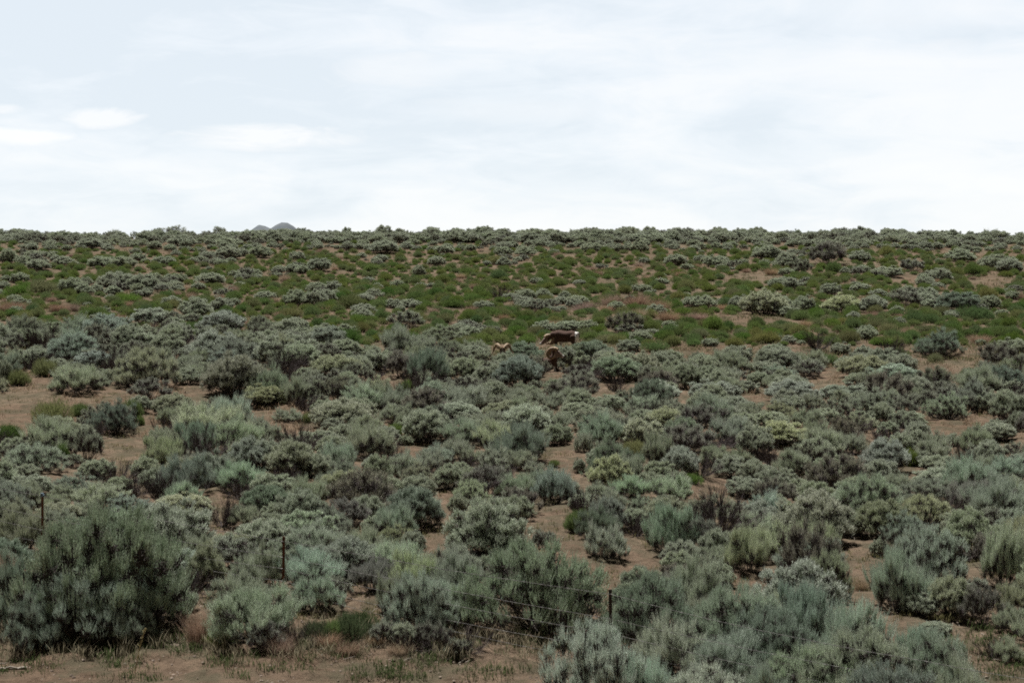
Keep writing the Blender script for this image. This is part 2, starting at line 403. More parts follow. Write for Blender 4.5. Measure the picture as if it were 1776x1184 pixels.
def add_protos():
    for kind, seeds in (('feather', (1, 2, 3, 4, 5)), ('dense', (6, 7)), ('clump', (11, 12, 13, 14, 15)), ('twiggy', (21, 22, 23)), ('open', (31, 32))):
        PROTO[kind] = []
        for s in seeds:
            b = bush_proto(kind, s)
            V, Q, r, S = b['leaf']; lm = norm_mesh('sage_foliage', V, Q, S, M_SAGE, r)
            bm_ = norm_mesh('sage_branches', b['wood'][0], b['wood'][1], b['wood'][2], M_TWIG if kind in ('twiggy', 'open') else M_BARK)
            PROTO[kind].append((lm, bm_))
    # leafless shrubs: branching twigs only
    PROTO['dead'] = []
    for s in (41, 42, 43, 44):
        rng = np.random.RandomState(s); paths, rad, ends = [], [], []
        for i in range(26):
            ph = rng.uniform(0, 6.283); sp_ = rng.uniform(.15, 1.0) ** .8
            e = np.array([math.cos(ph) * sp_, math.sin(ph) * sp_, rng.uniform(.55, 1.05) * (1.15 - .45 * sp_)])
            t = np.linspace(0, 1, 7)[:, None]; b = rng.normal(size=3) * (.06, .06, 0); c = np.array([e[0] * .6, e[1] * .6, e[2] * .3])
            p = (1 - t) ** 2 * b + 2 * t * (1 - t) * c + t ** 2 * e + np.cumsum(rng.normal(size=(7, 3)) * .02, 0)
            paths.append(p); rad.append(np.linspace(rng.uniform(.012, .024), .004, 7)); ends.append(p)
        a = tubes(np.array(paths), np.array(rad), 5)
        tp = []
        for p in ends:
            for k in range(34):
                i = rng.randint(2, 7); s0 = p[i]; d = unit(p[min(i, 6)] - p[i - 1] + rng.normal(size=3) * .055 + (0, 0, .02)); ln = rng.uniform(.12, .38)
                s1 = s0 + d * ln * .5 + rng.normal(size=3) * .02; s2 = s0 + d * ln + rng.normal(size=3) * .03 + (0, 0, .04)
                tp.append([s0, s1, s2])
                if k % 2 == 0:
                    d2 = unit(d + rng.normal(size=3) * .45); tp.append([s1, s1 + d2 * ln * .25, s1 + d2 * ln * .55 + (0, 0, .02)])
        tp = np.array(tp); b2 = tubes(tp, np.tile(np.array([.005, .0038, .002]), (len(tp), 1)), 3)
        V, Q, _ = merge([a, b2])
        ex = np.percentile(np.abs(V[:, :2]), 98); hz = np.percentile(V[:, 2], 98.5); S = np.array([1 / (2 * ex), 1 / (2 * ex), 1 / hz])
        PROTO['dead'].append((norm_mesh('dead_twigs', V, Q, S, M_TWIG),))
    # low green shrubs: dense fine upright stems
    PROTO['green'] = []
    for s in (51, 52, 53, 54):
        rng = np.random.RandomState(s); n = 1500
        nb = 4 + s % 3
        cl = [(rng.uniform(-.3, .3) * 1.0, rng.uniform(-.3, .3), rng.uniform(.5, .9)) for _ in range(nb)]
        k = rng.randint(0, nb, n); ca = np.array(cl)[k]
        d = unit(rng.normal(size=(n, 3)) * (1, 1, .55) + (0, 0, .75)); d[:, 2] = np.abs(d[:, 2])
        R_ = ca[:, 2:3] * rng.uniform(.35, .95, (n, 1)) ** .5 * np.array([.62, .62, .8])
        base = np.concatenate([ca[:, :2], np.zeros((n, 1))], 1)
        P = base + d * R_; D = unit(d * .6 + np.array([0, 0, 1.0]) + rng.normal(size=d.shape) * .12)
        V, Q, r = sprigs(P, D, rng.uniform(.10, .24, n), 9, .075, .0115, rng, .38, .1)
        st = np.stack([base + rng.normal(size=(n, 3)) * (.05, .05, 0), (base + P) / 2 + (0, 0, .0), P + D * .08], 1)[:500]
        b2 = tubes(st, np.tile(np.array([.006, .005, .003]), (len(st), 1)), 3)
        ex = np.percentile(np.abs(V[:, :2]), 98); hz = np.percentile(V[:, 2], 99); S = np.array([1 / (2 * ex), 1 / (2 * ex), 1 / hz])
        VV, QQ, rr_ = merge([(V, Q, r), (b2[0], b2[1])])
        mi = np.concatenate([np.zeros(len(Q)), np.ones(len(b2[1]))])
        me = np_mesh('green_shrub', VV * S * np.array([2.0, 2.0, 1.2]), QQ, [M_GREEN, M_BARK], rr_, mat_idx=mi)
        PROTO['green'].append((me,))
    # dry bunchgrass
    PROTO['dry'] = []
    for s in (61, 62, 63):
        rng = np.random.RandomState(s); n = 900
        bx = rng.normal(size=(n, 2)) * .28; ph = np.arctan2(bx[:, 1], bx[:, 0]) + rng.normal(size=n) * .8
        ln = rng.uniform(.5, 1.15, n); lean = rng.uniform(.1, .85, n)
        t = np.linspace(0, 1, 4)[None, :, None]
        dirh = np.stack([np.cos(ph), np.sin(ph), np.zeros(n)], 1)[:, None, :]
        p = np.concatenate([bx, np.zeros((n, 1))], 1)[:, None, :] + dirh * (lean * ln)[:, None, None] * t ** 1.7 + np.array([0, 0, 1.0]) * (ln * (1 - lean * .45))[:, None, None] * t
        w = np.array([.006, .006, .004, .0012])[None, :] * np.ones((n, 1))
        sd_ = unit(np.cross(dirh[:, 0], np.array([0, 0, 1.0])) + rng.normal(size=(n, 3)) * .4)[:, None, :]
        Vb = np.stack([p - sd_ * w[..., None], p + sd_ * w[..., None]], 2).reshape(-1, 3)
        idx = np.arange(n * 4 * 2).reshape(n, 4, 2)
        Qb = np.stack([idx[:, :-1, 0], idx[:, :-1, 1], idx[:, 1:, 1], idx[:, 1:, 0]], -1).reshape(-1, 4)
        rr_ = np.repeat(rng.uniform(0, 1, n), 3)
        ex = np.percentile(np.abs(Vb[:, :2]), 97); hz = np.percentile(Vb[:, 2], 98); S = np.array([1 / (2 * ex), 1 / (2 * ex), 1 / hz])
        PROTO['dry'].append((np_mesh('bunchgrass', Vb * S * np.array([2.0, 2.0, 1.2]), Qb, [M_DRY], rr_),))
add_protos()

# ------------------------------------------------------------------ where each shrub stands (read off the photograph, stood on the ground there)
# kinds: F feathery sage, S clumpy sage, T half-bare sage, O open gnarled sage, D leafless shrub, G green shrub, R dry bunchgrass
# tile origin, zoom, then (kind, centre x, top y, width, height) in that tile
TILES = []
def tile(x0, y0, z, rows):
    for r in rows.strip().split(';'):
        r = r.split()
        if not r: continue
        k = r[0]; cx, top, w, h = map(float, r[1:5]); tone = r[5] if len(r) > 5 else ''
        TILES.append((k, x0 + cx / z, y0 + top / z, w / z, h / z, tone))
Z4 = 3.947
tile(0, 560, Z4, """S 110 10 200 130; D 320 20 260 190; S 500 80 330 190; S 690 -30 180 160; F 570 290 370 210 p; S 240 170 200 130; G 310 255 170 120; S 390 235 150 100 o; G 140 330 150 105;
S 30 250 100 180; S 120 175 130 90; S 870 10 200 180; S 960 60 280 140; S 1180 10 200 160; S 640 200 250 130; S 990 180 420 280; T 1020 380 270 160; S 1290 300 200 130; G 1240 270 130 55;
S 1480 70 350 200; S 1620 120 330 170; S 1550 180 260 130; S 1600 230 430 290 g; F 1745 460 130 120; G 340 540 250 160; G 545 555 120 90; G 590 650 60 60; S 790 540 330 240 b; G 905 530 140 130; G 965 630 60 80;
S 1180 495 260 150; D 1140 640 210 150; F 1450 560 500 270 p; F 1620 640 380 260; F 1350 690 270 240; S 400 650 290 190 o; T 590 700 240 255 o; G 60 700 160 110; S 100 780 220 130; S 240 830 380 210;
G 440 830 110 110; S 340 790 120 100 o; S 60 960 190 150; D 800 960 300 170; F 1120 790 260 230; S 1070 990 220 170; S 1450 890 270 230; S 1260 930 250 190; S 500 1030 300 160; S 200 1050 300 150; F 700 1100 400 200; F 1240 1090 260 210;
G 1660 990 120 80; S 1700 800 300 220; D 1640 1090 250 130; S 30 30 120 110; S 360 -10 160 110; S 1400 20 140 120""")
tile(440, 560, Z4, """S 200 90 300 200; S 320 150 260 170; S 500 30 250 130; G 670 50 160 100; G 470 130 80 60; G 640 130 70 50; T 290 0 200 100; S 640 190 120 90; S 560 230 330 160 o; S 650 280 160 110; F 990 20 250 220; S 830 180 220 160 g;
T 1010 200 260 180; S 1270 20 270 120; S 1330 110 270 140; F 1190 180 290 240 b; S 1450 230 230 170; S 1620 270 220 170; S 1500 150 170 90; F 120 300 270 250; S 70 430 300 150 o; F 290 360 200 210; T 420 380 230 180; T 560 370 260 180; D 820 330 150 70;
F 740 420 300 190; F 860 400 190 190; T 990 460 130 110; S 1200 400 250 210; G 1040 400 140 100; S 1330 460 130 110 o; G 1430 450 160 110; T 1330 370 160 90; T 1600 380 200 120 g; G 1690 440 90 60; F 230 580 200 110; G 370 610 80 80; S 600 540 400 190 o;
F 970 540 240 150; G 970 690 120 80; S 1400 550 300 130; S 1180 600 310 230; S 1700 540 260 130; F 1440 660 340 200; F 1660 680 300 240; F 780 700 270 170; S 1040 760 100 80; S 600 690 200 120; F 100 680 230 150; S 450 740 300 130; D 920 780 200 130;
S 270 820 380 240 o; S 80 790 220 210; S 440 880 240 190; F 620 820 290 230; S 1010 890 170 100; F 1250 830 270 150; S 850 900 210 210; S 1130 960 290 190; S 1340 960 230 190; T 1600 980 380 230 g; S 130 1040 290 180; S 620 1020 290 190; F 400 1070 320 210;
S 900 1040 240 180; F 1100 1140 290 170; D 1460 900 200 120; S 1650 900 200 170 g; S 1720 200 180 150; S 700 640 120 100; F 1020 620 120 100""")
tile(880, 560, Z4, """S 110 140 250 130 b; S 400 158 150 140; S 470 150 150 140; S 345 150 85 90; S 160 236 130 140; S -45 252 190 110; S 400 172 60 60; S 450 168 70 70; S 178 232 150 150 b; G -90 30 120 60; G -170 70 140 70; G -40 75 130 60; G 60 20 130 60; G 150 70 110 60; G 190 20 100 60; G 20 -30 120 60; G 560 60 130 60; G 610 20 110 55; G -250 110 140 60; G 330 0 110 50; G 240 60 60 50; F 20 245 190 150; S 580 130 300 150 b; S 430 180 130 110; T 830 0 200 85; S 830 110 160 100; S 800 200 220 110; S 740 240 340 170 b; S 1060 200 200 160; T 1100 230 150 110; T 500 290 250 85 g; S 80 240 330 210 b; T 355 258 100 75; S 1220 270 200 190; S 1330 210 190 130;
S 1450 320 230 140; S 1400 400 330 140; S 1640 390 160 90; S 1720 330 160 100; S 1760 180 150 150 b; T 460 370 350 160; S 320 380 150 120; D 740 370 150 110; S 1020 400 310 140 p; S 700 490 220 120; F 910 500 260 130; F 60 440 210 150; F 80 500 240 150; S 230 560 150 90; S 480 540 220 110;
S 650 580 340 190; F 370 600 250 150; S 340 690 190 150 o; F 640 620 330 230; T 790 640 180 190; S 930 660 140 130 o; S 1080 590 270 180 o; F 110 700 370 270 b; F 520 745 145 155; G 710 830 40 50; T 1200 540 140 90; S 1390 540 150 120; S 1550 500 230 140; T 1240 700 340 210 g;
F 1510 650 270 190 p; S 1610 610 200 130; S 1700 700 250 220; D 1400 780 300 130; F 1030 740 220 260; G 870 810 200 110; S 1180 860 270 200; D 1320 900 230 170; S 700 920 290 230; F 850 890 240 220; F 190 940 160 120; G 320 930 80 50; S 490 920 90 100; G 1250 1030 130 80; S 1530 900 240 170 o; S 1680 930 220 190; S 1620 1050 250 150;
F 90 1040 300 170; F 280 990 260 190; F 620 1080 230 140; F 840 1050 260 160; F 1080 1050 350 190; G 680 80 140 55; G 1000 130 180 70; G 960 60 90 50""")
tile(1320, 560, Z4, """D 380 70 190 130; S 550 130 130 90; G 450 210 190 80; S 700 150 130 90 p; S 1220 50 340 190 b; G 1200 210 110 65; G 930 170 170 85; G 830 100 160 60; G 930 85 120 75; S 1720 100 190 120; S 1640 120 120 90; S 1610 210 130 60 g; R 1230 270 240 120; G 1430 310 120 65; G 1710 260 150 70; R 1320 340 130 60;
S 100 180 280 150; T 320 240 250 140; S 120 290 260 110; S 180 360 240 120; S 220 400 340 150; S 700 230 300 150; S 900 290 350 140; S 660 340 180 90; T 790 360 200 110; S 1050 360 230 170; S 1640 300 300 170 b; S 1450 390 270 220; T 1250 400 260 150; S 1270 480 310 190; S 1690 470 220 210; S 1760 600 120 150; S 560 420 300 120;
S 880 450 180 150; T 690 400 160 110; S 820 540 190 160; S 130 540 260 140; D 320 560 150 100; S 660 620 260 130; S 450 580 250 120; S 1000 600 230 120; S 60 600 240 120; S 130 680 420 170 o; F 420 700 320 210 p; F 620 750 230 160; D 870 720 280 130; S 1050 720 170 120 o; F 1190 730 220 160; S 1310 750 130 100 o; T 1460 700 180 130;
S 1620 680 240 140; S 1550 800 250 190 o; D 1370 820 170 180; F 220 870 260 190; D 60 840 200 140; F 830 850 260 140; G 1020 870 100 120; S 1220 900 240 130 o; S 1080 870 150 120; S 820 930 230 170 o; S 430 920 240 190 o; S 1450 960 270 190; S 1180 1000 280 160; S 1690 1030 180 140; F 950 1020 240 160; S 70 1010 260 170; S 260 1060 180 140; S 380 1090 260 160;
S 650 1050 250 160; S 1130 1070 400 190; S 780 1090 210 160; G 1570 1120 120 65; T 1740 1090 160 110; S 560 900 170 150; S 1540 470 160 150""")
tile(0, 850, Z4, """B 700 180 1040 880 b; B 130 440 400 560 b; B 1000 480 520 480 b; B 600 600 760 500 b; B 240 720 460 400 b; B 900 760 400 330 b; R 25 420 170 260; S 880 30 340 160; S 130 60 270 270; S 400 90 260 140; F 800 130 310 150; T 980 180 340 170; S 1250 30 360 170; T 1300 110 260 250 o; D 1530 60 290 210; F 1340 300 250 220; S 1420 380 290 300 o; S 1570 300 280 180 o;
F 1700 90 240 170; F 1680 450 270 260 p; G 1500 950 200 130; R 1370 820 240 250; F 1750 690 650 390; S 20 60 160 220; F 560 70 240 120""")
tile(440, 850, Z4, """S 320 10 310 250; S 130 150 220 190 o; F 70 380 260 300; T 640 60 300 200 g; S 780 30 230 190; S 1100 0 370 270 b; F 420 220 400 260 p; F 740 270 380 280; S 960 240 280 180 o; S 1090 270 160 160 o; F 380 420 420 280; F 450 560 360 300; F 1100 430 330 330; F 1370 440 300 330 p; B 1150 580 440 460; F 1480 600 330 400; F 940 560 200 300;
S 1600 90 560 400; S 1580 440 140 160 o; G 650 840 230 220 k; G 740 825 170 150 k; G 560 890 160 160; G 430 900 210 170 k; G 790 900 120 110 k; R 500 960 220 140; R 830 980 160 100; T 900 880 230 200; D 300 930 280 190; R 180 980 240 170; T 90 900 260 240; R 640 1030 220 110; D 1120 960 300 190; T 1230 900 260 220; G 330 1010 150 90 k; R 1000 1040 200 100; S 1020 900 200 180 b; S 1400 20 150 150; T 1400 1000 200 170; S 1730 330 160 140; D 1450 960 330 200""")
tile(0, 0, 1, """B 935 948 235 165 b; B 1130 1003 170 140 b; F 1215 966 110 110; B 1285 1022 160 140; B 1040 1090 190 180; F 1165 1075 130 115 p; F 1395 1018 90 120; B 1345 1062 170 130 b; F 1480 1045 120 130; B 1490 1100 190 150; B 1620 1105 160 140; F 1260 1098 130 110; B 1400 1128 170 120; F 1120 1140 120 120; B 1230 1152 190 130; B 1540 1165 210 150 b; F 1330 1160 110 140; F 1440 1180 120 120; F 1665 1150 110 120; S 1245 974 60 46 o; F 1590 1085 90 80""")
tile(880, 850, Z4, """S 680 60 260 220; G 480 140 180 150; F 670 240 270 260; S 60 30 220 200; S 930 40 300 170; F 1120 110 340 340; T 1330 200 300 260; S 1440 260 240 240; F 1650 270 310 310; T 250 260 200 160; S 1700 80 280 200; S 870 120 200 150; S 520 20 200 120""")
tile(1320, 850, Z4, """S 100 20 200 150; S 830 80 340 260 o; S 300 60 300 200 o; T 350 240 430 470; S 450 430 300 350; D 1030 300 380 290; S 810 320 130 130; F 930 430 380 420; S 1080 700 240 170; S 1300 600 260 280; T 1520 660 290 290; S 1450 150 420 330; F 1660 240 310 440; F 1740 620 150 150; F 1700 770 240 230; S 1190 890 210 120; D 1580 1010 260 150;
S 600 130 240 200; S 1120 40 340 220; S 1700 30 200 140; F 1690 1000 220 200; R 690 600 110 90""")
Z3 = 2.96
tile(0, 380, Z3, """S 1170 140 130 70; S 1340 135 120 65; S 1640 200 120 70 p; S 530 190 150 60; S 640 190 130 60; S 600 270 160 90; S 730 280 160 90; S 370 300 130 80; S 430 330 110 60; G 220 320 150 70; G 100 335 150 60; S 1010 400 180 110; S 1140 400 120 80; S 1140 480 240 110; S 1520 360 130 90 b; S 1620 360 120 90 b; S 1080 275 150 60;
G 1490 455 110 55; G 1600 450 90 55; S 770 460 190 80; S 200 205 120 60; S 40 150 100 80; O 880 32 170 60; O 1130 38 110 50; O 800 45 90 45; O 1290 55 150 60; O 1400 55 140 70; S 130 500 200 140; S 560 500 250 140; F 400 500 190 120; S 890 535 150 110; S 1480 600 300 150; G 650 385 120 45; G 1210 370 100 45; G 830 390 80 40; G 480 450 130 50;
O 140 55 130 50; S 280 65 90 45; O 620 58 80 40; S 460 95 130 60; S 330 190 130 50 g; O 700 62 70 40; S 930 80 140 60; S 1170 95 130 50; S 60 70 90 40; S 840 190 120 50; T 1330 490 130 100; S 1500 510 170 100 ; R 300 430 110 50; R 60 430 160 50; G 990 530 110 60""")
tile(588, 380, Z3, """T 340 465 180 100; O 230 32 120 50; O 480 40 120 50; O 600 45 80 50; O 40 42 70 40; O 640 60 140 60; S 230 110 150 70 b; S 130 380 110 50; T 1470 480 190 110; D 820 350 100 60; D 1510 390 120 60; R 1400 385 130 60; R 1530 385 150 70; R 1640 410 120 60; R 1250 430 110 50; R 1690 470 130 60; G 590 410 110 50; G 400 370 110 50; G 820 265 80 45; G 820 190 110 45; G 1060 390 80 45;
G 170 230 80 40; G 540 280 70 50; G 1000 285 60 40; G 50 390 110 70; G 250 350 100 50; S 410 235 70 60; S 980 400 70 45 p; O 830 50 90 40; O 1130 60 130 70; O 1310 42 70 40; S 540 130 100 50; S 1540 110 90 60; S 960 140 110 50; O 980 65 110 60; S 1730 180 120 60; S 840 140 90 50; G 720 350 80 50; G 970 460 70 60; G 1600 520 110 60; G 1700 540 90 50; S 1180 520 150 60 g; S 1050 520 130 60 p;
S 600 540 90 60; T 790 545 100 60; O 1420 60 90 50; O 1600 55 110 50; O 1720 45 90 45; S 1300 120 110 50; G 1270 560 110 50; G 1370 580 130 45; S 500 190 90 50""")
tile(1176, 380, Z3, """T 770 120 210 120; S 450 130 150 80; S 560 170 130 90 p; T 640 200 110 90; S 440 370 230 120; S 320 390 110 80; S 520 390 130 90; S 650 390 120 90; S 840 390 200 100; S 1000 390 150 90; T 1170 350 170 100; S 1440 380 200 100 b; S 1600 390 100 75; G 410 500 90 60; G 180 500 100 75; G 250 520 80 50; G 1200 460 90 50; S 1280 350 120 70;
G 330 340 80 50; G 50 310 90 60; S 130 390 130 70; G 1350 450 80 50; G 1590 350 90 60; G 1530 460 180 60; S 1080 240 150 60 g; T 1200 200 120 70; S 1340 250 120 70; O 1160 55 60 40; O 1070 45 70 50; O 1260 55 90 45; O 1400 60 90 40; O 680 62 90 50; O 610 52 60 40; O 330 50 110 50; O 200 50 100 50; O 60 60 90 45; O 950 60 120 50; O 1500 62 90 40; O 1650 60 110 40; O 420 70 90 50;
S 1450 150 160 70; S 1640 180 150 80; G 1520 230 110 60; G 1420 250 80 50; G 810 220 90 55; G 1070 140 90 50; R 480 250 90 40; S 190 185 110 60 p; S 930 160 110 60; S 1700 200 130 80; G 440 580 150 60; G 1050 600 100 50; G 1120 600 90 50; G 880 560 90 40; R 100 480 120 40; R 1000 470 90 35; R 1550 590 120 50""")

# bare ground seen between the shrubs: photo ellipses kept free of the fill
BARE = [(60, 700, 85, 42), (120, 690, 60, 20), (215, 780, 52, 30), (95, 822, 34, 18), (78, 842, 18, 20), (350, 680, 58, 13), (262, 738, 18, 14), (225, 687, 50, 9), (465, 712, 52, 17), (515, 745, 36, 14), (682, 662, 18, 12), (730, 775, 46, 13), (655, 722, 12, 10),
        (450, 820, 20, 8), (968, 652, 22, 10), (1043, 675, 30, 10), (1098, 668, 15, 8), (1190, 688, 14, 10), (1322, 688, 20, 22), (985, 785, 52, 12), (997, 815, 30, 28), (1240, 840, 40, 18), (1435, 662, 32, 20), (1640, 738, 52, 8), (1760, 760, 18, 14), (1710, 710, 10, 10),
        (770, 893, 28, 38), (756, 948, 25, 12), (380, 925, 15, 6), (956, 920, 42, 28), (990, 960, 46, 34), (1108, 952, 50, 20), (1070, 993, 90, 20), (1230, 862, 32, 18), (1300, 1010, 60, 18), (1487, 960, 28, 40), (1503, 1022, 25, 20), (1523, 1068, 52, 24), (1690, 1105, 60, 34), (1672, 998, 20, 15),
        (550, 1165, 450, 45), (430, 705, 30, 8), (1277, 554, 80, 7), (1723, 488, 34, 8), (1311, 481, 50, 7), (1640, 640, 60, 14), (1000, 610, 30, 10), (958, 634, 16, 9), (958, 612, 26, 20), (873, 612, 22, 14), (985, 588, 24, 20)]

TONES = {'k': (.085, .115, .050), 'p': (.355, .385, .308), 'b': (.240, .280, .222), 'o': (.308, .325, .238), 'g': (.275, .280, .240)}
def tone_of(k, tone, r):
    if k == 'G' and tone == 'k': c = TONES['k']
    elif k in 'GR':
        if k == 'G': c = [(.150, .210, .065), (.195, .210, .095), (.120, .175, .060)][int(r * 2.99)]
        else: c = [(.34, .25, .17), (.30, .215, .155)][int(r * 1.99)]
    elif tone: c = TONES[tone]
    elif k == 'T' or k == 'O': c = [(.265, .28, .225), (.255, .26, .21), (.27, .262, .215)][int(r * 2.99)]
    elif k in 'FB': c = [(.335, .380, .303), (.315, .370, .300), (.350, .380, .295)][int(r * 2.99)]
    else: c = [(.330, .360, .283), (.305, .345, .283), (.345, .360, .268), (.315, .342, .278)][int(r * 3.99)]
    return c
KIND = {'F': 'feather', 'B': 'dense', 'S': 'clump', 'T': 'twiggy', 'O': 'open', 'D': 'dead', 'G': 'green', 'R': 'dry'}

plants = []      # dict(k, x, y, w, h, px, py(center), tone)
def place(k, px, top, w, h, tone):
    base = top + h
    if top < 402: base = max(base, 409); w *= .85
    x, y = ground_hit(px, base)
    if y > 212: y = 200 + (y % 12)
    # the shrub's foot is hidden a little inside the front edge of its crown
    d = math.hypot(x, y); s = F / d
    wm = w / s; hm = h / s
    y2 = y + wm * .36; x2 = x * y2 / y
    zt = (lambda yy: yy)(0)
    hm = hm * 1.0
    # keep the top where the photo has it
    gz = tz(x2, y2)
    _, prow = project(x2, y2, gz + hm)
    hm += (prow - top) / F * d
    hm = max(hm, wm * .33)
    plants.append(dict(k=k, x=x2, y=y2, z=gz, w=wm, h=hm, px=px, py=top + h * .5, pw=w, tone=tone))
for t in TILES:
    if t[0] == 'O' and t[1] > 420: t = ('S',) + t[1:]
    place(*t)

# fill: the shrubs between the ones read off singly
def fill():
    rng = np.random.RandomState(77)
    xs = [(p['px'], p['py'] + 0.0, p['pw']) for p in plants]
    def try_add(k, px, base, wm, hm, sep, tone=''):
        x, y = ground_hit(px, base)
        if y > 214: return False
        s = F / math.hypot(x, y); w = wm * s; h = hm * s
        for (a, b, ra, rb) in BARE:
            if ((px - a) / (ra + w * .30)) ** 2 + ((base - h * .3 - b) / (rb + h * .35)) ** 2 < 1: return False
        for q in plants:
            dx = q['x'] - x; dy = q['y'] - y
            if dx * dx + dy * dy < (sep * (q['w'] + wm) * .5) ** 2: return False
        plants.append(dict(k=k, x=x, y=y, z=tz(x, y), w=wm, h=hm, px=px, py=base - h * .5, pw=w, tone=tone)); return True
    # the dense belt: sage of every kind
    for i in range(13000):
        px = rng.uniform(-330, 2106); b = rng.uniform(585, 1120) if rng.uniform() < .6 else rng.uniform(585, 760)
        lim = 560 + 50 * (px > 500) + 20 * (px > 1000)
        if b < lim: continue
        if b > 1075 and px < 1040: continue
        k = rng.choice(list('SSSFFFTTD'))
        if 40 < px < 110 and 930 < b < 1015 or 460 < px < 520 and 1035 < b < 1110: continue
        wm = rng.uniform(.6, 1.55); try_add(k, px, b, wm, wm * rng.uniform(.55, .72), .92, rng.choice(['', '', '', 'b', 'g', 'p', 'o'], p=[.25, .25, .2, .1, .1, .07, .03]))
    # the ragged fringe of brush along the crest
    for i in range(2200):
        px = rng.uniform(-330, 2106); b = rng.uniform(407, 421); wm = rng.uniform(.5, 1.9)
        try_add(rng.choice(list('SSSTTF')), px, b, wm, wm * rng.uniform(.35, .62), .50, rng.choice(['', '', 'g', 'o']))
    # upper slope: low green shrubs among sparse sage
    for i in range(13000):
        px = rng.uniform(-330, 2106); b = rng.uniform(412, 600)
        u = rng.uniform()
        left = px < 560
        cl = mnoise.noise(Vector((px / 110.0, b / 26.0, 4.0)))
        if b < 436:
            k = 'S' if u < .46 else ('O' if u < .49 else ('T' if u < .62 else 'G'))
        elif cl > (.26 if left else .38): k = 'S' if u < .75 else 'T'
        else: k = 'G' if u < .9 else ('R' if u < .95 else 'S')
        if b > 575 and cl < .1: k = 'G'
        wm = rng.uniform(.4, 1.25) if k in 'SOT' else rng.uniform(.30, .85)
        if k == 'S' and b > 436 and rng.uniform() < .35: continue
        try_add(k, px, b, wm, wm * (rng.uniform(.42, .62) if k != 'O' else .55), .74 if k in 'SOT' else rng.uniform(.82, 1.25), rng.choice(['', '', '', 'o', 'g']) if k in 'ST' else '')
fill()

# ------------------------------------------------------------------ labels that single each shrub out
LAND = [(72, 905, 'the blue-capped rusty fence post'), (490, 975, 'the middle rusty fence post'), (1060, 1050, 'the short dark fence post'), (978, 590, 'the white-rumped ram'), (955, 628, 'the bedded ram with the curled horn'), (873, 605, 'the ram facing the road'),
        (372, 706, 'the pale flat rock'), (490, 396, 'the distant mountain tip'), (20, 1158, 'the grey dead log'), (60, 700, 'the bare soil at the left edge'), (215, 780, 'the soil patch on the left trail'), (145, 655, 'the lone pale sagebrush mound'), (350, 680, 'the bare strip above the pale rock'),
        (515, 745, 'the central-left soil gap'), (730, 775, 'the soil scrape mid-belt'), (1043, 675, 'the soil below the bedded ram'), (995, 800, 'the soil trail below the rams'), (956, 930, 'the wide soil trail'), (770, 893, 'the narrow soil gap behind the fence'), (1108, 952, 'the shaded soil behind the short post'),
        (1230, 860, 'the orange soil pocket'), (1487, 960, 'the rippled soil strip on the right'), (1523, 1068, 'the reddish soil by the front thicket'), (1690, 1105, 'the dark red corner soil'), (1435, 662, 'the soil cut right of the rams'), (1640, 738, 'the thin soil strip at the right'), (1627, 640, 'the tan grass on the right'),
        (203, 820, 'the leafless shrub by the left trail'), (1580, 960, 'the purplish leafless shrub'), (1130, 515, 'the pinkish dry grass'), (865, 505, 'the dark twiggy shrub on the slope'), (1290, 552, 'the pale soil ledge'), (1723, 488, 'the pale soil at the upper right'), (1311, 481, 'the pale ground high on the right'), (1436, 435, 'the big grey shrub near the crest'),
        (300, 400, 'the gnarled shrub on the skyline'), (660, 398, 'the round shrub clump on the skyline'), (1540, 402, 'the dark shrub knot on the skyline'), (70, 495, 'the left-edge green patch'), (530, 515, 'the mid-slope sagebrush pair'), (215, 460, 'the long sagebrush on the left slope'), (1000, 430, 'the green slope under the crest'),
        (700, 470, 'the speckled soil on the upper slope'), (1310, 570, 'the brightest green shrub'), (1500, 510, 'the long right-slope sagebrush row'), (1630, 585, 'the large dark sagebrush mound'), (1200, 430, 'the upper open ground'), (900, 540, 'the green shrubs above the rams'), (380, 560, 'the sagebrush band on the left slope')]
ORD = ['nearest', 'second', 'third', 'fourth', 'fifth', 'sixth', 'seventh', 'eighth', 'ninth', 'tenth', 'eleventh', 'twelfth', 'thirteenth', 'fourteenth', 'fifteenth', 'sixteenth', 'seventeenth', 'eighteenth', 'nineteenth', 'twentieth']
DIRS = ['right of', 'up and right from', 'above', 'up and left from', 'left of', 'down and left from', 'below', 'down and right from']
LOOK = {'B': 'large dense grey-green sagebrush', 'F': 'feathery grey-green sagebrush', 'S': 'clumpy grey-green sagebrush', 'T': 'half-bare grey sagebrush', 'O': 'open gnarled sagebrush', 'D': 'leafless dark twiggy shrub', 'G': 'low bright green shrub', 'R': 'tan dry bunchgrass'}
LOOKT = {'p': 'pale silvery sagebrush', 'b': 'dark blue-green sagebrush', 'o': 'yellowish olive sagebrush', 'g': 'greyish brown-tinged sagebrush'}
def make_labels(items):
    cells = {}
    for p in items:
        look = LOOKT[p['tone']] if p['tone'] and p['k'] in 'FS' else LOOK[p['k']]
        best = min(LAND, key=lambda L: math.hypot(p['px'] - L[0], (p['py'] - L[1]) * 1.6))
        dx, dy = p['px'] - best[0], best[1] - p['py']
        sec = int(round(math.degrees(math.atan2(dy * 1.6, dx)) / 45)) % 8
        cells.setdefault((look, best[2], sec), []).append((math.hypot(dx, dy * 1.6), p))
    for (look, ln, sec), lst in cells.items():
        lst.sort(key=lambda t: t[0])
        for i, (_, p) in enumerate(lst):
            if len(lst) == 1: p['label'] = f'{look} {DIRS[sec]} {ln}'
            else: p['label'] = f'{ORD[min(i, 19)]} {look} {DIRS[sec]} {ln}'

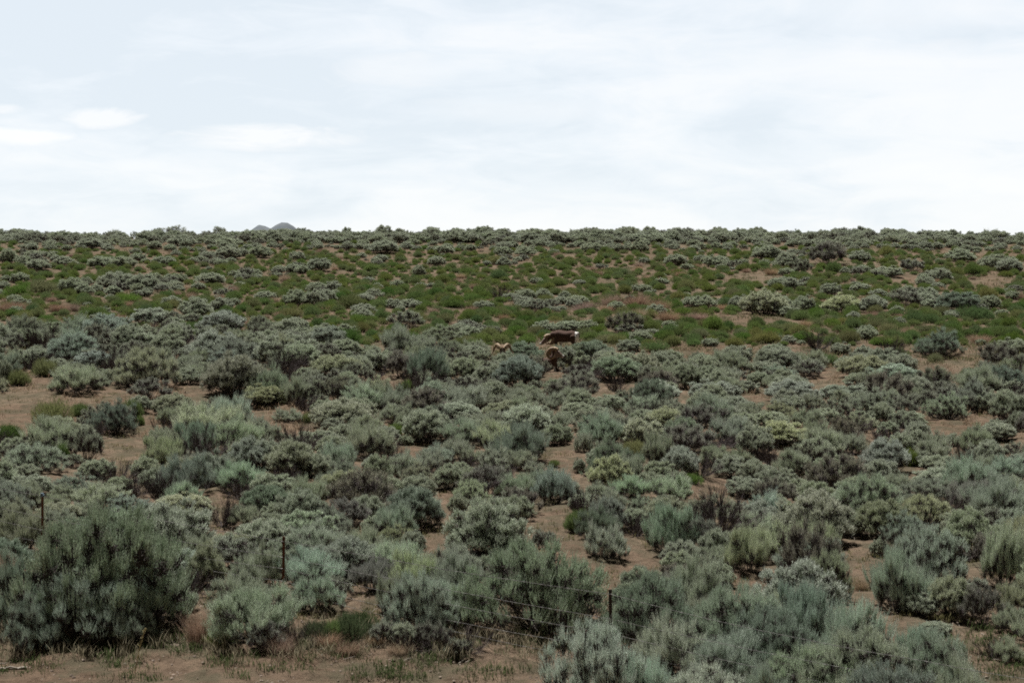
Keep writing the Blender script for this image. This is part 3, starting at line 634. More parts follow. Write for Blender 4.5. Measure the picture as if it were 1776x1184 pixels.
def in_frame(p): return -p['pw'] * .5 < p['px'] < 1776 + p['pw'] * .5
sage = sorted([p for p in plants if p['k'] in 'FSTOB'], key=lambda p: -p['pw'] * (1 if in_frame(p) else .01))
green = sorted([p for p in plants if p['k'] == 'G'], key=lambda p: -p['pw'] * (1 if in_frame(p) else .01))
dead = [p for p in plants if p['k'] == 'D' and in_frame(p)]; dry = [p for p in plants if p['k'] == 'R' and in_frame(p)]
single = sage[:300] + green[:300] + dead + dry
rest = {'sage': sage[300:], 'green': green[300:]}
make_labels(single)
print('PLANTS sage', len(sage), 'green', len(green), 'dead', len(dead), 'dry', len(dry))

def put_plants():
    rng = np.random.RandomState(9)
    for p in single:
        k = p['k']; var = PROTO['dense' if k == 'S' and p['y'] < 90 and rng.uniform() < .4 else KIND[k]]; v = var[rng.randint(len(var))]
        name, cat, grp = {'G': ('green_shrub', 'green shrub', 'low green shrubs on the slope'), 'D': ('leafless_shrub', 'dead shrub', 'leafless shrubs among the sagebrush'), 'R': ('dry_bunchgrass', 'dry grass', 'clumps of dry bunchgrass')}.get(k, ('sagebrush', 'sagebrush', 'sagebrush on the slope'))
        c = tone_of(k, p['tone'], rng.uniform())
        j = rng.uniform(.88, 1.12)
        col = (c[0] * j, c[1] * j, c[2] * j * rng.uniform(.94, 1.06), 1)
        if k in 'GDR':
            root = link(name, v[0]); kids = [root]
        else:
            root = link(name, None); root.empty_display_size = .3
            kids = [link('foliage', v[0], root), link('branches', v[1], root)]
        for o in kids: o.color = col
        root.location = (p['x'], p['y'], p['z'] - .02)
        root.rotation_euler = (rng.normal() * .05, rng.normal() * .05, rng.uniform(0, 6.283))
        root.scale = (p['w'] / 2.0 * 1.04, p['w'] / 2.0 * 1.04, p['h'] / 1.2 * 1.08)
        setp(root, p['label'], cat, grp)
put_plants()

def stuff_points(name, items, protos, label, col):
    """one object of kind stuff: shrubs too small and many to count"""
    if not items: return
    rng = np.random.RandomState(len(items))
    me = bpy.data.meshes.new(name); me.vertices.add(len(items))
    me.vertices.foreach_set('co', np.array([(p['x'], p['y'], p['z'] - .02) for p in items], np.float32).ravel())
    a = me.attributes.new('inst_scale', 'FLOAT_VECTOR', 'POINT'); a.data.foreach_set('vector', np.array([(p['w'] / 2, p['w'] / 2, p['h'] / 1.2) for p in items], np.float32).ravel())
    a = me.attributes.new('inst_rot', 'FLOAT_VECTOR', 'POINT'); a.data.foreach_set('vector', np.array([(0, 0, rng.uniform(0, 6.28)) for p in items], np.float32).ravel())
    keys = sorted(set(pr[0] for pr in protos))
    c = bpy.data.collections.new(name + '_kinds'); lut = {}
    n_ = 0
    for kk, meshes in protos:
        for ms in meshes:
            parts = [m for m in ms]
            # join foliage and branches into one mesh
            bm = bmesh.new()
            me2 = bpy.data.meshes.new('kind')
            V = []; Q = []; mi = []; rr = []; off = 0
            for i, m in enumerate(parts):
                v = np.empty(len(m.vertices) * 3, np.float32); m.vertices.foreach_get('co', v); v = v.reshape(-1, 3)
                li = np.empty(len(m.loops), np.int32); m.loops.foreach_get('vertex_index', li)
                V.append(v); Q.append(li.reshape(-1, 4) + off); off += len(v)
                q0 = np.empty(len(m.polygons), np.int32); m.polygons.foreach_get('material_index', q0); mi.append(q0 + i * 1)
                if 'rnd' in m.attributes:
                    r = np.empty(len(m.polygons), np.float32); m.attributes['rnd'].data.foreach_get('value', r)
                else: r = np.full(len(m.polygons), .5)
                rr.append(r)
            mats = []
            for m in parts: mats += list(m.materials)
            bm.free()
            me2 = np_mesh('kind', np.concatenate(V), np.concatenate(Q), mats, np.concatenate(rr), mat_idx=np.concatenate(mi))
            o = bpy.data.objects.new(f'kind_{n_:02d}', me2); o.color = (*col, 1); c.objects.link(o)
            lut.setdefault(kk, []).append(n_); n_ += 1
    idx = [lut[p['k']][rng.randint(len(lut[p['k']]))] for p in items]
    a = me.attributes.new('inst_idx', 'INT', 'POINT'); a.data.foreach_set('value', np.array(idx, np.int32))
    ob = link(name, me); ob.color = (*col, 1)
    ng = bpy.data.node_groups.new(name, 'GeometryNodeTree')
    ng.interface.new_socket('Geometry', in_out='INPUT', socket_type='NodeSocketGeometry'); ng.interface.new_socket('Geometry', in_out='OUTPUT', socket_type='NodeSocketGeometry')
    gi = ng.nodes.new('NodeGroupInput'); go = ng.nodes.new('NodeGroupOutput')
    ip = ng.nodes.new('GeometryNodeInstanceOnPoints'); ci = ng.nodes.new('GeometryNodeCollectionInfo')
    ci.inputs['Collection'].default_value = c; ci.inputs['Separate Children'].default_value = True; ci.inputs['Reset Children'].default_value = True
    ip.inputs['Pick Instance'].default_value = True
    def na(nm, dt):
        n = ng.nodes.new('GeometryNodeInputNamedAttribute'); n.data_type = dt; n.inputs[0].default_value = nm; return n.outputs[0]
    ng.links.new(gi.outputs[0], ip.inputs['Points']); ng.links.new(ci.outputs[0], ip.inputs['Instance'])
    ng.links.new(na('inst_idx', 'INT'), ip.inputs['Instance Index']); ng.links.new(na('inst_scale', 'FLOAT_VECTOR'), ip.inputs['Scale'])
    ng.links.new(na('inst_rot', 'FLOAT_VECTOR'), ip.inputs['Rotation']); ng.links.new(ip.outputs[0], go.inputs[0])
    md = ob.modifiers.new('scatter', 'NODES'); md.node_group = ng
    setp(ob, label, kind='stuff'); ob['category'] = label.split()[-1]
    return ob
stuff_points('distant_sagebrush', rest['sage'], [('F', PROTO['feather']), ('S', PROTO['clump']), ('T', PROTO['twiggy']), ('O', PROTO['open'])], 'small distant sagebrush filling the slope up to the crest', (.325, .350, .275))
stuff_points('distant_green_shrubs', rest['green'], [('G', PROTO['green'])], 'small distant green shrubs scattered over the upper slope', (.160, .205, .075))

# ------------------------------------------------------------------ low ground cover (nobody could count it)
def ground_cover():
    rng = np.random.RandomState(21)
    def field(name, n, rows, hgt, blades, width, cols_, label, cat, gate):
        V, R_, cnt = [], [], 0
        pts = []
        while len(pts) < n:
            px = rng.uniform(-20, 1796); b = rng.uniform(*rows)
            if not gate(px, b): continue
            x, y = ground_hit(px, b)
            if y > 212: continue
            pts.append((x, y))
        pts = np.array(pts); k = blades
        c = np.repeat(pts, k, 0); m = len(c)
        d = math.sqrt(1)
        dist = np.linalg.norm(c, axis=1)
        spr = .05 + dist * .0008
        bx = c + rng.normal(size=(m, 2)) * spr[:, None]
        z = terrain(bx[:, 0], bx[:, 1])
        h = rng.uniform(*hgt, m) * np.repeat(rng.uniform(.6, 1.3, len(pts)), k)
        ph = rng.uniform(0, 6.283, m); lean = rng.uniform(.1, .9, m) * h
        w = width * (1 + dist * .012)
        base = np.stack([bx[:, 0], bx[:, 1], z - .01], 1)
        tip = base + np.stack([np.cos(ph) * lean, np.sin(ph) * lean, h], 1)
        mid = (base + tip) / 2 + np.stack([-np.cos(ph) * lean * .15, -np.sin(ph) * lean * .15, h * .1], 1)
        sd_ = np.stack([-np.sin(ph), np.cos(ph), np.zeros(m)], 1) * w[:, None]
        Vv = np.stack([base, mid + sd_, tip, mid - sd_], 1).reshape(-1, 3)
        me = np_mesh(name, Vv, np.arange(m * 4).reshape(-1, 4), [M_DRY], np.repeat(rng.uniform(0, 1, len(pts)), k) * .5 + rng.uniform(0, 1, m) * .5)
        o = link(name, me); o.color = (*cols_, 1); setp(o, label, cat, kind='stuff')
    nzf = lambda px, b, s, t: mnoise.noise(Vector((px / s, b / (s * .3), t)))
    field('grass', 7000, (407, 640), (.06, .20), 12, .007, (.16, .155, .07), 'short olive grass between the shrubs', 'grass', lambda px, b: nzf(px, b, 70, 1) > -.22)
    field('dry_grass', 3600, (410, 760), (.06, .22), 10, .006, (.34, .26, .18), 'thin tan dry grass on the soil', 'dry grass', lambda px, b: nzf(px, b, 110, 7) > -.08)
    field('roadside_grass', 520, (1090, 1184), (.04, .16), 16, .0045, (.085, .11, .05), 'green grass tufts along the fence', 'grass', lambda px, b: nzf(px, b, 90, 3) > -.05 and px < 1000 or px > 1640)
    field('meadow_grass', 4200, (600, 1080), (.03, .12), 12, .005, (.17, .16, .085), 'sparse short grass on the bare soil', 'grass', lambda px, b: nzf(px, b, 80, 9) > -.12)
    field('grass_thatch', 300, (1085, 1150), (.10, .30), 14, .0035, (.30, .26, .19), 'thin dry stalks along the fence line', 'grass', lambda px, b: px < 960)
    # pebbles and soil crumbs
    n = 5200; P = []
    while len(P) < n:
        px = rng.uniform(-10, 1786); b = 1184 - rng.uniform(0, 1) ** 1.4 * 560
        x, y = ground_hit(px, b); P.append((x + rng.normal() * .1, y + rng.normal() * .2))
    P = np.array(P); z = terrain(P[:, 0], P[:, 1]); r = rng.uniform(.008, .03, n) * rng.uniform(.5, 1.6, n)
    octa = np.array([(1, 0, 0), (-1, 0, 0), (0, 1, 0), (0, -1, 0), (0, 0, 1), (0, 0, -1)], float)
    f8 = np.array([(0, 2, 4), (2, 1, 4), (1, 3, 4), (3, 0, 4), (2, 0, 5), (1, 2, 5), (3, 1, 5), (0, 3, 5)])
    V = np.stack([P[:, 0], P[:, 1], z], 1)[:, None, :] + octa[None] * r[:, None, None] * rng.uniform(.5, 1.2, (n, 6, 1)) * np.array([1, 1, .6])
    Fc = (f8[None] + (np.arange(n) * 6)[:, None, None]).reshape(-1, 3)
    mg = noise_mat('pebbles', (.14, .10, .075), (.30, .24, .19), 1.3, .9)
    setp(link('gravel', np_mesh('gravel', V.reshape(-1, 3), Fc, [mg])), 'pebbles and crumbs of reddish soil', 'gravel', kind='stuff')
    # twig litter under the shrubs
    n = 6000; T0 = []
    near = [p for p in plants if p['y'] < 75]
    for i in range(n):
        p = near[rng.randint(len(near))]; a = rng.uniform(0, 6.283); q = p['w'] * rng.uniform(.35, .8)
        x, y = p['x'] + math.cos(a) * q, p['y'] + math.sin(a) * q; T0.append((x, y))
    T0 = np.array(T0); z = terrain(T0[:, 0], T0[:, 1]) + .015
    th = rng.uniform(0, 3.14, n); ln = rng.uniform(.05, .3, n)
    s = np.stack([T0[:, 0], T0[:, 1], z], 1); e = s + np.stack([np.cos(th) * ln, np.sin(th) * ln, rng.uniform(-.01, .04, n)], 1)
    m_ = (s + e) / 2 + rng.normal(size=s.shape) * .012
    V, Q = tubes(np.stack([s, m_, e], 1), np.tile(np.array([.005, .004, .002]), (n, 1)), 3)
    setp(link('twig_litter', np_mesh('twig_litter', V, Q, [M_DEAD])), 'fallen grey twigs under the sagebrush', 'litter', kind='stuff')
ground_cover()

# ------------------------------------------------------------------ barbed wire fence
def fence():
    rust = noise_mat('rusty_steel', (.11, .040, .022), (.22, .085, .045), 25, .85, .3)
    darkp = noise_mat('dark_steel', (.030, .022, .020), (.075, .045, .035), 25, .85, .3)
    wirem = noise_mat('weathered_wire', (.14, .13, .125), (.26, .25, .235), 8, .7, 0, 2, .2)
    blue = noise_mat('blue_grey_plastic', (.13, .19, .24), (.20, .27, .33), 20, .5)
    clipm = noise_mat('wire_clip', (.25, .23, .21), (.38, .36, .33), 30, .5, 0, 2, .6)
    root = link('barbed_wire_fence', None, loc=(0, 0, 0)); root.empty_display_size = .5
    setp(root, 'rusty steel post and barbed wire fence crossing the sagebrush in front', 'fence')
    P1 = np.array([-9.08, 36.9]); P3 = np.array([1.47, 28.3]); step = (P3 - P1) / 2
    posts = [P1 + step * k for k in (-2, -1, 0, 1, 2, 3, 4)]
    HT = 1.36
    heights = [.28, .48, .70, .94, 1.27]
    rng = np.random.RandomState(4)
    tops = []
    vis_top = {0: (72, 858), 1: (490, 930), 2: (1060, 1022)}
    for i, (x, y) in enumerate(posts):
        k = i - 2
        if k in vis_top:
            px, row = vis_top[k]; x = (px - 888) / F * (y * cp + 4.9 * sp)
        z = tz(x, y)
        top = z + HT
        if k in vis_top:
            d = ray(*vis_top[k]); top = d[2] / d[1] * y
        h = top - z
        lean = [(0, 0), (0, 0), (.010, 0), (.012, 0), (-.006, 0), (0, 0), (0, 0)][i]
        # T-section steel post: flange, web and studs
        bm = bmesh.new()
        def box(cx, cy, cz, sx, sy, sz):
            r = bmesh.ops.create_cube(bm, size=1)['verts']
            bmesh.ops.scale(bm, verts=r, vec=(sx, sy, sz)); bmesh.ops.translate(bm, verts=r, vec=(cx, cy, cz))
        box(0, 0, (h - .25) / 2, .056, .006, h + .25); box(0, .0205, (h - .25) / 2, .006, .035, h + .25)
        for q in range(int(h / .055)): box(0, -.0065, .06 + q * .055, .012, .007, .014)
        for v in bm.verts: v.co.x += lean[0] * v.co.z * 2
        bmesh.ops.bevel(bm, geom=[e for e in bm.edges], offset=.0012, segments=1, affect='EDGES')
        me = bpy.data.meshes.new('post'); bm.to_mesh(me); bm.free(); me.materials.append(darkp if k == 2 else rust)
        po = link('post', me, root, (x, y, z)); po.rotation_euler = (0, 0, math.atan2(step[1], step[0]))
        if k == 0: po['label'] = 'rusty post topped with a blue-grey insulator cap'
        if k == 2: po['label'] = 'short dark steel post'
        if k == 0:
            bm = bmesh.new(); bmesh.ops.create_cone(bm, cap_ends=True, segments=14, radius1=.036, radius2=.030, depth=.07)
            r = bmesh.ops.create_cone(bm, cap_ends=True, segments=10, radius1=.016, radius2=.016, depth=.075, matrix=Matrix.Translation((.035, 0, 0)) @ Matrix.Rotation(math.pi / 2, 4, 'Y'))
            me = bpy.data.meshes.new('insulator_cap'); bm.to_mesh(me); bm.free(); me.materials.append(blue)
            link('insulator_cap', me, po, (lean[0] * h * 2, 0, h + .004))
        pts = []
        for q, hh in enumerate(heights):
            hh = hh * h / HT + rng.normal() * .012
            if k == 0 and q == 4: hh = h - .01
            pts.append((x + lean[0] * hh * 2, y - .022, z + hh))
            if h > 0:
                bm = bmesh.new(); bmesh.ops.create_cone(bm, cap_ends=True, segments=8, radius1=.005, radius2=.005, depth=.075, matrix=Matrix.Rotation(math.pi / 2, 4, 'Y'))
                me = bpy.data.meshes.new('wire_clip'); bm.to_mesh(me); bm.free(); me.materials.append(clipm)
                link('wire_clip', me, po, (lean[0] * hh * 2, -.014, hh - .004))
        tops.append(pts)
    for q in range(5):
        P, R_ = [], []
        barbs = []
        for i in range(len(tops) - 1):
            a, b = np.array(tops[i][q]), np.array(tops[i + 1][q])
            n = 90; t = np.linspace(0, 1, n, endpoint=(i == len(tops) - 2))[:, None]
            p = a + (b - a) * t; sag = rng.uniform(.015, .06) * (1.6 if q in (1, 4) else 1)
            p[:, 2] -= (4 * t * (1 - t))[:, 0] * sag
            p[:, 2] += np.interp(t[:, 0], np.linspace(0, 1, 9), np.r_[0, rng.normal(size=7) * .006, 0])
            P.append(p)
            for s in np.arange(.06, 1, .125 / 6.8):
                barbs.append(a + (b - a) * s + np.array([0, 0, -(4 * s * (1 - s)) * sag]))
        P = np.concatenate(P); m = len(P)
        # two strands twisted round each other
        ph = np.linspace(0, m * 1.4, m)
        offs = np.stack([np.zeros(m), np.cos(ph), np.sin(ph)], 1) * .0018
        V1 = tubes(np.array([P + offs, P - offs]), np.full((2, m), .0025), 5)
        bp = []
        for c in barbs:
            for _ in range(2):
                d = unit(rng.normal(size=3)) * .016; bp.append([c - d, c, c + d])
        V2 = tubes(np.array(bp), np.tile([.0012, .0022, .0012], (len(bp), 1)), 3)
        V, Q, _ = merge([V1, V2])
        link('wire', np_mesh('wire', V, Q, [wirem], smooth=True), root)
fence()

# ------------------------------------------------------------------ bighorn rams
def coat_material():
    m, n, l = mat('bighorn_coat')
    out = N(n, 'ShaderNodeOutputMaterial'); p = N(n, 'ShaderNodeBsdfPrincipled'); tc = N(n, 'ShaderNodeTexCoord'); va = N(n, 'ShaderNodeVertexColor', layer_name='coat')
    t = N(n, 'ShaderNodeTexNoise'); t.inputs['Scale'].default_value = 38; t.inputs['Detail'].default_value = 6
    mp = N(n, 'ShaderNodeMapping'); mp.inputs['Scale'].default_value = (.35, 1, 1); l.new(tc.outputs['Object'], mp.inputs[0]); l.new(mp.outputs[0], t.inputs['Vector'])
    mr = N(n, 'ShaderNodeMapRange'); mr.inputs[1].default_value = .3; mr.inputs[2].default_value = .7; mr.inputs[3].default_value = .75; mr.inputs[4].default_value = 1.25; l.new(t.outputs['Fac'], mr.inputs[0])
    hs = N(n, 'ShaderNodeHueSaturation'); l.new(va.outputs[0], hs.inputs['Color']); l.new(mr.outputs[0], hs.inputs['Value']); l.new(hs.outputs[0], p.inputs['Base Color'])
    p.inputs['Roughness'].default_value = .85; p.inputs['Specular IOR Level'].default_value = .15; p.inputs['Sheen Weight'].default_value = 0.0
    b = N(n, 'ShaderNodeBump'); b.inputs['Strength'].default_value = .5; b.inputs['Distance'].default_value = .01; l.new(t.outputs['Fac'], b.inputs['Height']); l.new(b.outputs[0], p.inputs['Normal'])
    l.new(p.outputs[0], out.inputs[0]); return m
M_COAT = coat_material()
M_HORN = noise_mat('horn', (.17, .118, .068), (.38, .27, .16), 22, .6, .5)
M_EYE = noise_mat('eye', (.02, .012, .006), (.05, .03, .012), 30, .2)
M_HOOF = noise_mat('hoof', (.03, .025, .02), (.07, .055, .045), 30, .6)
BROWN = np.array([.078, .044, .031]); DKBR = np.array([.060, .036, .028]); WHITE = np.array([.82, .79, .74]); GREYF = np.array([.27, .20, .165])
def chain_mesh(chains, voxel=.017):
    """grow one closed skin over chains of (x,y,z,r) joints"""
    bm = bmesh.new()
    for ch in chains:
        for (p, q) in zip(ch[:-1], ch[1:]):
            a, b = np.array(p[:3]), np.array(q[:3]); ra, rb = p[3], q[3]; L = np.linalg.norm(b - a); n = max(2, int(L / (min(ra, rb) * .45)) + 1)
            for i in range(n + 1):
                t = i / n; c = a + (b - a) * t; r = ra + (rb - ra) * (t * t * (3 - 2 * t))
                mt = Matrix.Translation(c) @ Matrix.Diagonal((r, r * (p[4] if len(p) > 4 else 1), r, 1))
                bmesh.ops.create_icosphere(bm, subdivisions=2, radius=1, matrix=mt)
    me = bpy.data.meshes.new('tmp'); bm.to_mesh(me); bm.free()
    o = bpy.data.objects.new('tmp', me); COL.objects.link(o)
    md = o.modifiers.new('r', 'REMESH'); md.mode = 'VOXEL'; md.voxel_size = voxel
    sm = o.modifiers.new('s', 'SMOOTH'); sm.factor = .5; sm.iterations = 5
    dg = bpy.context.evaluated_depsgraph_get(); me2 = bpy.data.meshes.new_from_object(o.evaluated_get(dg))
    bpy.data.objects.remove(o); bpy.data.meshes.remove(me)
    me2.polygons.foreach_set('use_smooth', np.ones(len(me2.polygons), bool))
    return me2
def head_frame(pos, yaw, pitch, roll=0):
    return Matrix.Translation(pos) @ Matrix.Rotation(yaw, 4, 'Z') @ Matrix.Rotation(pitch, 4, 'Y') @ Matrix.Rotation(roll, 4, 'X')
def horn_mesh(side, turns=.86, R0=.172, flare=.20, r0=.052):
    n = 72; t = np.linspace(0, 1, n); th = math.radians(48) + t * turns * 2 * math.pi
    R = R0 * (1 - .28 * t)
    c = np.array([-.125, 0, -.075])
    p = np.stack([c[0] + R * np.cos(th), .043 + flare * t ** .85, c[2] + R * np.sin(th) + .02], 1); p[:, 1] *= side
    r = r0 * (1 - t ** 1.6) ** .75 + .006; r = r * (1 + .045 * np.sin(t * 95)); r[0] = r0 * .8
    V, Q = tubes(p[None], r[None], 12)
    return np_mesh('horn', V, Q, [M_HORN], smooth=True)
def head_chains(H):
    def T(x, y, z, r, *e):
        v = H @ Vector((x, y, z)); return (v.x, v.y, v.z, r * 1.2, *e)
    ch = [[T(-.05, 0, 0, .098), T(.04, 0, .0, .092), T(.13, 0, -.018, .068), T(.22, 0, -.034, .050), T(.265, 0, -.040, .043)],
          [T(.0, 0, -.045, .07), T(.14, 0, -.062, .045), T(.235, 0, -.068, .032)],
          [T(.05, .05, .045, .030), T(.09, .045, .04, .024)], [T(.05, -.05, .045, .030), T(.09, -.045, .04, .024)]]
    for s in (1, -1): ch.append([T(-.06, s * .09, .02, .022), T(-.085, s * .15, .03, .024), T(-.105, s * .205, .045, .010)])
    return ch
def make_ram(name_label, loc, rz, pose):
    bodyc = []
    if pose == 'stand':
        H = head_frame((.85, .10, .60), math.radians(36), math.radians(30)) @ Matrix.Scale(1.22, 4)
        bodyc += [[(-.49, 0, .73, .13), (-.42, 0, .745, .20), (-.28, 0, .765, .225), (-.08, 0, .725, .235), (.12, 0, .735, .24), (.30, 0, .775, .235), (.44, 0, .79, .175), (.58, .02, .78, .15), (.70, .05, .72, .125), (.80, .08, .64, .11)],
                  [(-.2, 0, .64, .17), (.1, 0, .62, .18), (.32, 0, .64, .17)], [(-.54, 0, .86, .07), (-.62, 0, .80, .035), (-.65, 0, .72, .022)]]
        for s in (1, -1):
            k = .06 * s
            bodyc.append([(.30, s * .12, .66, .13), (.33 + k, s * .13, .46, .068), (.32 + k, s * .13, .30, .040), (.325 + k, s * .13, .27, .042), (.31 + k, s * .13, .10, .027), (.335 + k, s * .13, .05, .034), (.35 + k, s * .13, .02, .036)])
            bodyc.append([(-.40, s * .12, .68, .17), (-.34 - k, s * .14, .52, .115), (-.40 - k, s * .14, .40, .060), (-.50 - k, s * .14, .30, .038), (-.46 - k, s * .14, .12, .027), (-.43 - k, s * .14, .05, .034), (-.41 - k, s * .14, .02, .036)])
    elif pose == 'lie':      # bedded, head up, looking aside
        H = head_frame((.50, -.02, .77), math.radians(-6), math.radians(20)) @ Matrix.Scale(1.22, 4)
        bodyc += [[(-.52, 0, .27, .17), (-.40, 0, .30, .23), (-.15, 0, .31, .25), (.12, 0, .33, .245), (.30, 0, .37, .22), (.38, 0, .50, .17), (.43, 0, .64, .14), (.46, -.01, .74, .115)],
                  [(.22, 0, .22, .17), (.40, 0, .28, .14)], [(-.56, 0, .40, .06), (-.64, 0, .32, .03), (-.66, 0, .26, .02)]]
        for s in (1, -1):
            bodyc.append([(.26, s * .13, .28, .13), (.40, s * .16, .16, .062), (.56, s * .15, .07, .045), (.60, s * .15, .065, .038), (.44, s * .15, .035, .028), (.37, s * .15, .03, .034)] if s > 0 else
                         [(.30, s * .13, .30, .13), (.42, s * .15, .20, .060), (.47, s * .15, .11, .040), (.48, s * .15, .04, .030), (.55, s * .15, .03, .034)])
            bodyc.append([(-.34, s * .14, .24, .19), (-.10, s * .22, .17, .11), (-.02, s * .25, .10, .062), (-.20, s * .26, .055, .042), (-.36, s * .26, .045, .034), (-.12, s * .26, .035, .027), (-.02, s * .26, .03, .034)])
    else:                    # bedded, facing the road
        H = head_frame((.52, .0, .82), math.radians(6), math.radians(44)) @ Matrix.Scale(1.25, 4)
        bodyc += [[(-.52, 0, .27, .17), (-.40, 0, .30, .23), (-.15, 0, .31, .25), (.12, 0, .33, .245), (.30, 0, .38, .22), (.38, 0, .52, .17), (.43, 0, .67, .14), (.47, 0, .78, .115)],
                  [(.22, 0, .22, .17), (.40, 0, .28, .14)], [(-.56, 0, .40, .06), (-.64, 0, .32, .03), (-.66, 0, .26, .02)]]
        for s in (1, -1):
            bodyc.append([(.26, s * .13, .28, .13), (.40, s * .16, .16, .062), (.56, s * .15, .07, .045), (.60, s * .15, .065, .038), (.44, s * .15, .035, .028), (.37, s * .15, .03, .034)])
            bodyc.append([(-.34, s * .14, .24, .19), (-.10, s * .22, .17, .11), (-.02, s * .25, .10, .062), (-.20, s * .26, .055, .042), (-.36, s * .26, .045, .034), (-.12, s * .26, .035, .027), (-.02, s * .26, .03, .034)])
    me = chain_mesh(bodyc + head_chains(H))
    n = len(me.vertices); co = np.empty(n * 3, np.float32); me.vertices.foreach_get('co', co); co = co.reshape(-1, 3)
    Hi = np.array(H.inverted()); hl = co @ Hi[:3, :3].T + Hi[:3, 3]
    C = np.tile(BROWN, (n, 1))
    legs = co[:, 2] < (.42 if pose == 'stand' else .12)
    C[legs] = DKBR
    wl_ = (co[:, 0] < -.575) if pose == 'stand' else (co[:, 0] < -.60)
    rump = (co[:, 0] < (-.50 + .05 * np.cos(co[:, 1] * 9))) & (co[:, 2] > (.48 if pose == 'stand' else .12)) & ~((np.abs(co[:, 1]) < .028) & (co[:, 0] < -.6))
    C[rump] = WHITE
    inhead = (hl[:, 0] > -.02) & (np.abs(hl[:, 1]) < .13) & (np.abs(hl[:, 2]) < .16) & (hl[:, 0] < .35)
    C[inhead] = C[inhead] * .3 + GREYF * .7
    mz = inhead & (hl[:, 0] > .235 - .5 * np.clip(-hl[:, 2] - .05, 0, .1)); C[mz] = WHITE * .62
    nose = inhead & (hl[:, 0] > .285) & (hl[:, 2] > -.055) & (np.abs(hl[:, 1]) < .028); C[nose] = DKBR
    if pose == 'stand':
        belly = (co[:, 2] < .50) & (np.abs(co[:, 1]) < .10) & (co[:, 0] > -.35) & (co[:, 0] < .28); C[belly] = WHITE * .8
        back_leg = legs & (co[:, 0] < np.where(co[:, 0] > 0, .295, -.50)); C[back_leg] = WHITE * .75
    else:
        fl = (co[:, 2] < .24) & (co[:, 1] < -.10) & (co[:, 0] > .40); C[fl] = WHITE * .8
    a = me.color_attributes.new('coat', 'FLOAT_COLOR', 'POINT')
    a.data.foreach_set('color', np.concatenate([C, np.ones((n, 1))], 1).astype(np.float32).ravel())
    me.materials.clear(); me.materials.append(M_COAT)
    root = link('bighorn_ram', None, loc=loc); root.rotation_euler = (0, 0, rz)
    setp(root, name_label, 'ram', 'bighorn rams among the sagebrush')
    link('body', me, root)
    wide = pose == 'face'
    for s in (1, -1):
        hm = horn_mesh(s, turns=.62 if wide else .88, R0=.175 if not wide else .19, flare=.20 if not wide else .30)
        ho = link('horn', hm, root); ho.matrix_local = H @ Matrix.Translation((.035, 0, .0)) @ Matrix.Rotation(math.radians(-10), 4, 'Y')
        bm = bmesh.new(); bmesh.ops.create_uvsphere(bm, u_segments=12, v_segments=8, radius=.017)
        em = bpy.data.meshes.new('eye'); bm.to_mesh(em); bm.free(); em.materials.append(M_EYE)
        link('eye', em, root).matrix_local = H @ Matrix.Translation((.085, s * .068, .028))
    return root
def on_ground(px, row):
    x, y = ground_hit(px, row); return (x, y, tz(x, y) - .01)
R1 = make_ram('standing dark brown bighorn ram with white rump, its head lowered over the sagebrush', on_ground(981, 613), math.radians(157), 'stand')
R2 = make_ram('bedded dark bighorn ram in profile with a full golden horn curl', on_ground(943, 645), math.radians(-12), 'lie')
R3 = make_ram('bighorn ram facing the road, only its spread horns and pale face above the sagebrush', on_ground(874, 643), math.radians(-96), 'face')

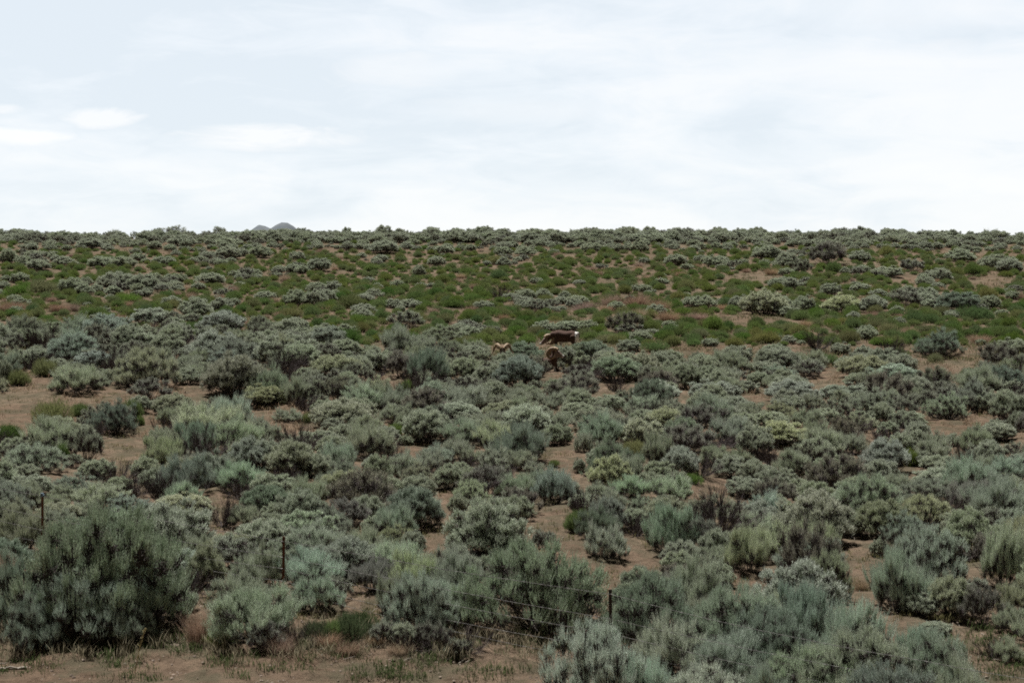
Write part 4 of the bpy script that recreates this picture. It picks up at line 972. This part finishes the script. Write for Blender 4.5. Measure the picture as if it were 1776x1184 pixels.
# ------------------------------------------------------------------ single small things
def rock():
    bm = bmesh.new(); bmesh.ops.create_icosphere(bm, subdivisions=4, radius=1)
    for v in bm.verts:
        k = 1 + .25 * mnoise.fractal(v.co * 1.4 + Vector((3, 1, 5)), 1, 2, 4); v.co = Vector((v.co.x * .36 * k, v.co.y * .26 * k, max(v.co.z, -.3) * .13 * k))
    me = bpy.data.meshes.new('flat_rock'); bm.to_mesh(me); bm.free(); me.materials.append(noise_mat('pale_stone', (.42, .38, .34), (.68, .63, .57), 9, .9, .6))
    o = link('flat_rock', me, loc=on_ground(372, 712)); setp(o, 'pale flat rock on bare soil beside the feathery sagebrush', 'rock')
rock()
def dead_log():
    rng = np.random.RandomState(8); root = link('dead_log', None, loc=on_ground(14, 1163)); root.rotation_euler = (0, 0, math.radians(14))
    setp(root, 'weathered grey dead branch lying at the foot of the large sagebrush', 'log')
    t = np.linspace(0, 1, 14)
    def wood(nm, a, b, r0, r1, seed):
        rg = np.random.RandomState(seed); p = np.array(a) + (np.array(b) - np.array(a)) * t[:, None] + np.cumsum(rg.normal(size=(14, 3)) * .008, 0)
        V, Q = tubes(p[None], (np.linspace(r0, r1, 14) * (1 + rg.normal(size=14) * .08))[None], 8); link(nm, np_mesh(nm, V, Q, [M_DEAD], smooth=True), root)
    wood('trunk', (-.6, 0, .05), (.28, .02, .07), .05, .022, 1)
    wood('branch', (-.1, 0, .07), (.25, -.12, .10), .022, .008, 2); wood('branch', (-.35, 0, .07), (.0, .14, .14), .02, .007, 3); wood('branch', (.0, .01, .06), (.33, .08, .03), .018, .006, 4)
dead_log()
def tall_stalk():
    x, y, z = on_ground(234, 1168); root = link('dry_stalk', None, loc=(x, y, z)); setp(root, 'tall thin yellow dry stalk standing in front of the large sagebrush', 'dry stalk')
    t = np.linspace(0, 1, 12)[:, None]; p = np.array([0, 0, 0]) * (1 - t) + t * np.array([.14, .05, .62]) + np.sin(t * 3.1) * np.array([-.015, 0, 0])
    V, Q = tubes(p[None], np.linspace(.007, .003, 12)[None], 6)
    m = noise_mat('straw', (.34, .28, .13), (.52, .44, .24), 20, .8); link('stem', np_mesh('stem', V, Q, [m], smooth=True), root)
    rng = np.random.RandomState(2); n = 26; P = p[4:][rng.randint(0, 8, n)]; D = unit(np.array([.1, 0, 1.0]) + rng.normal(size=(n, 3)) * .35)
    me = np_mesh('seed_head', *sprigs(P, D, rng.uniform(.03, .07, n), 6, .022, .007, rng)[:2], [m]); link('seed_head', me, root)
tall_stalk()
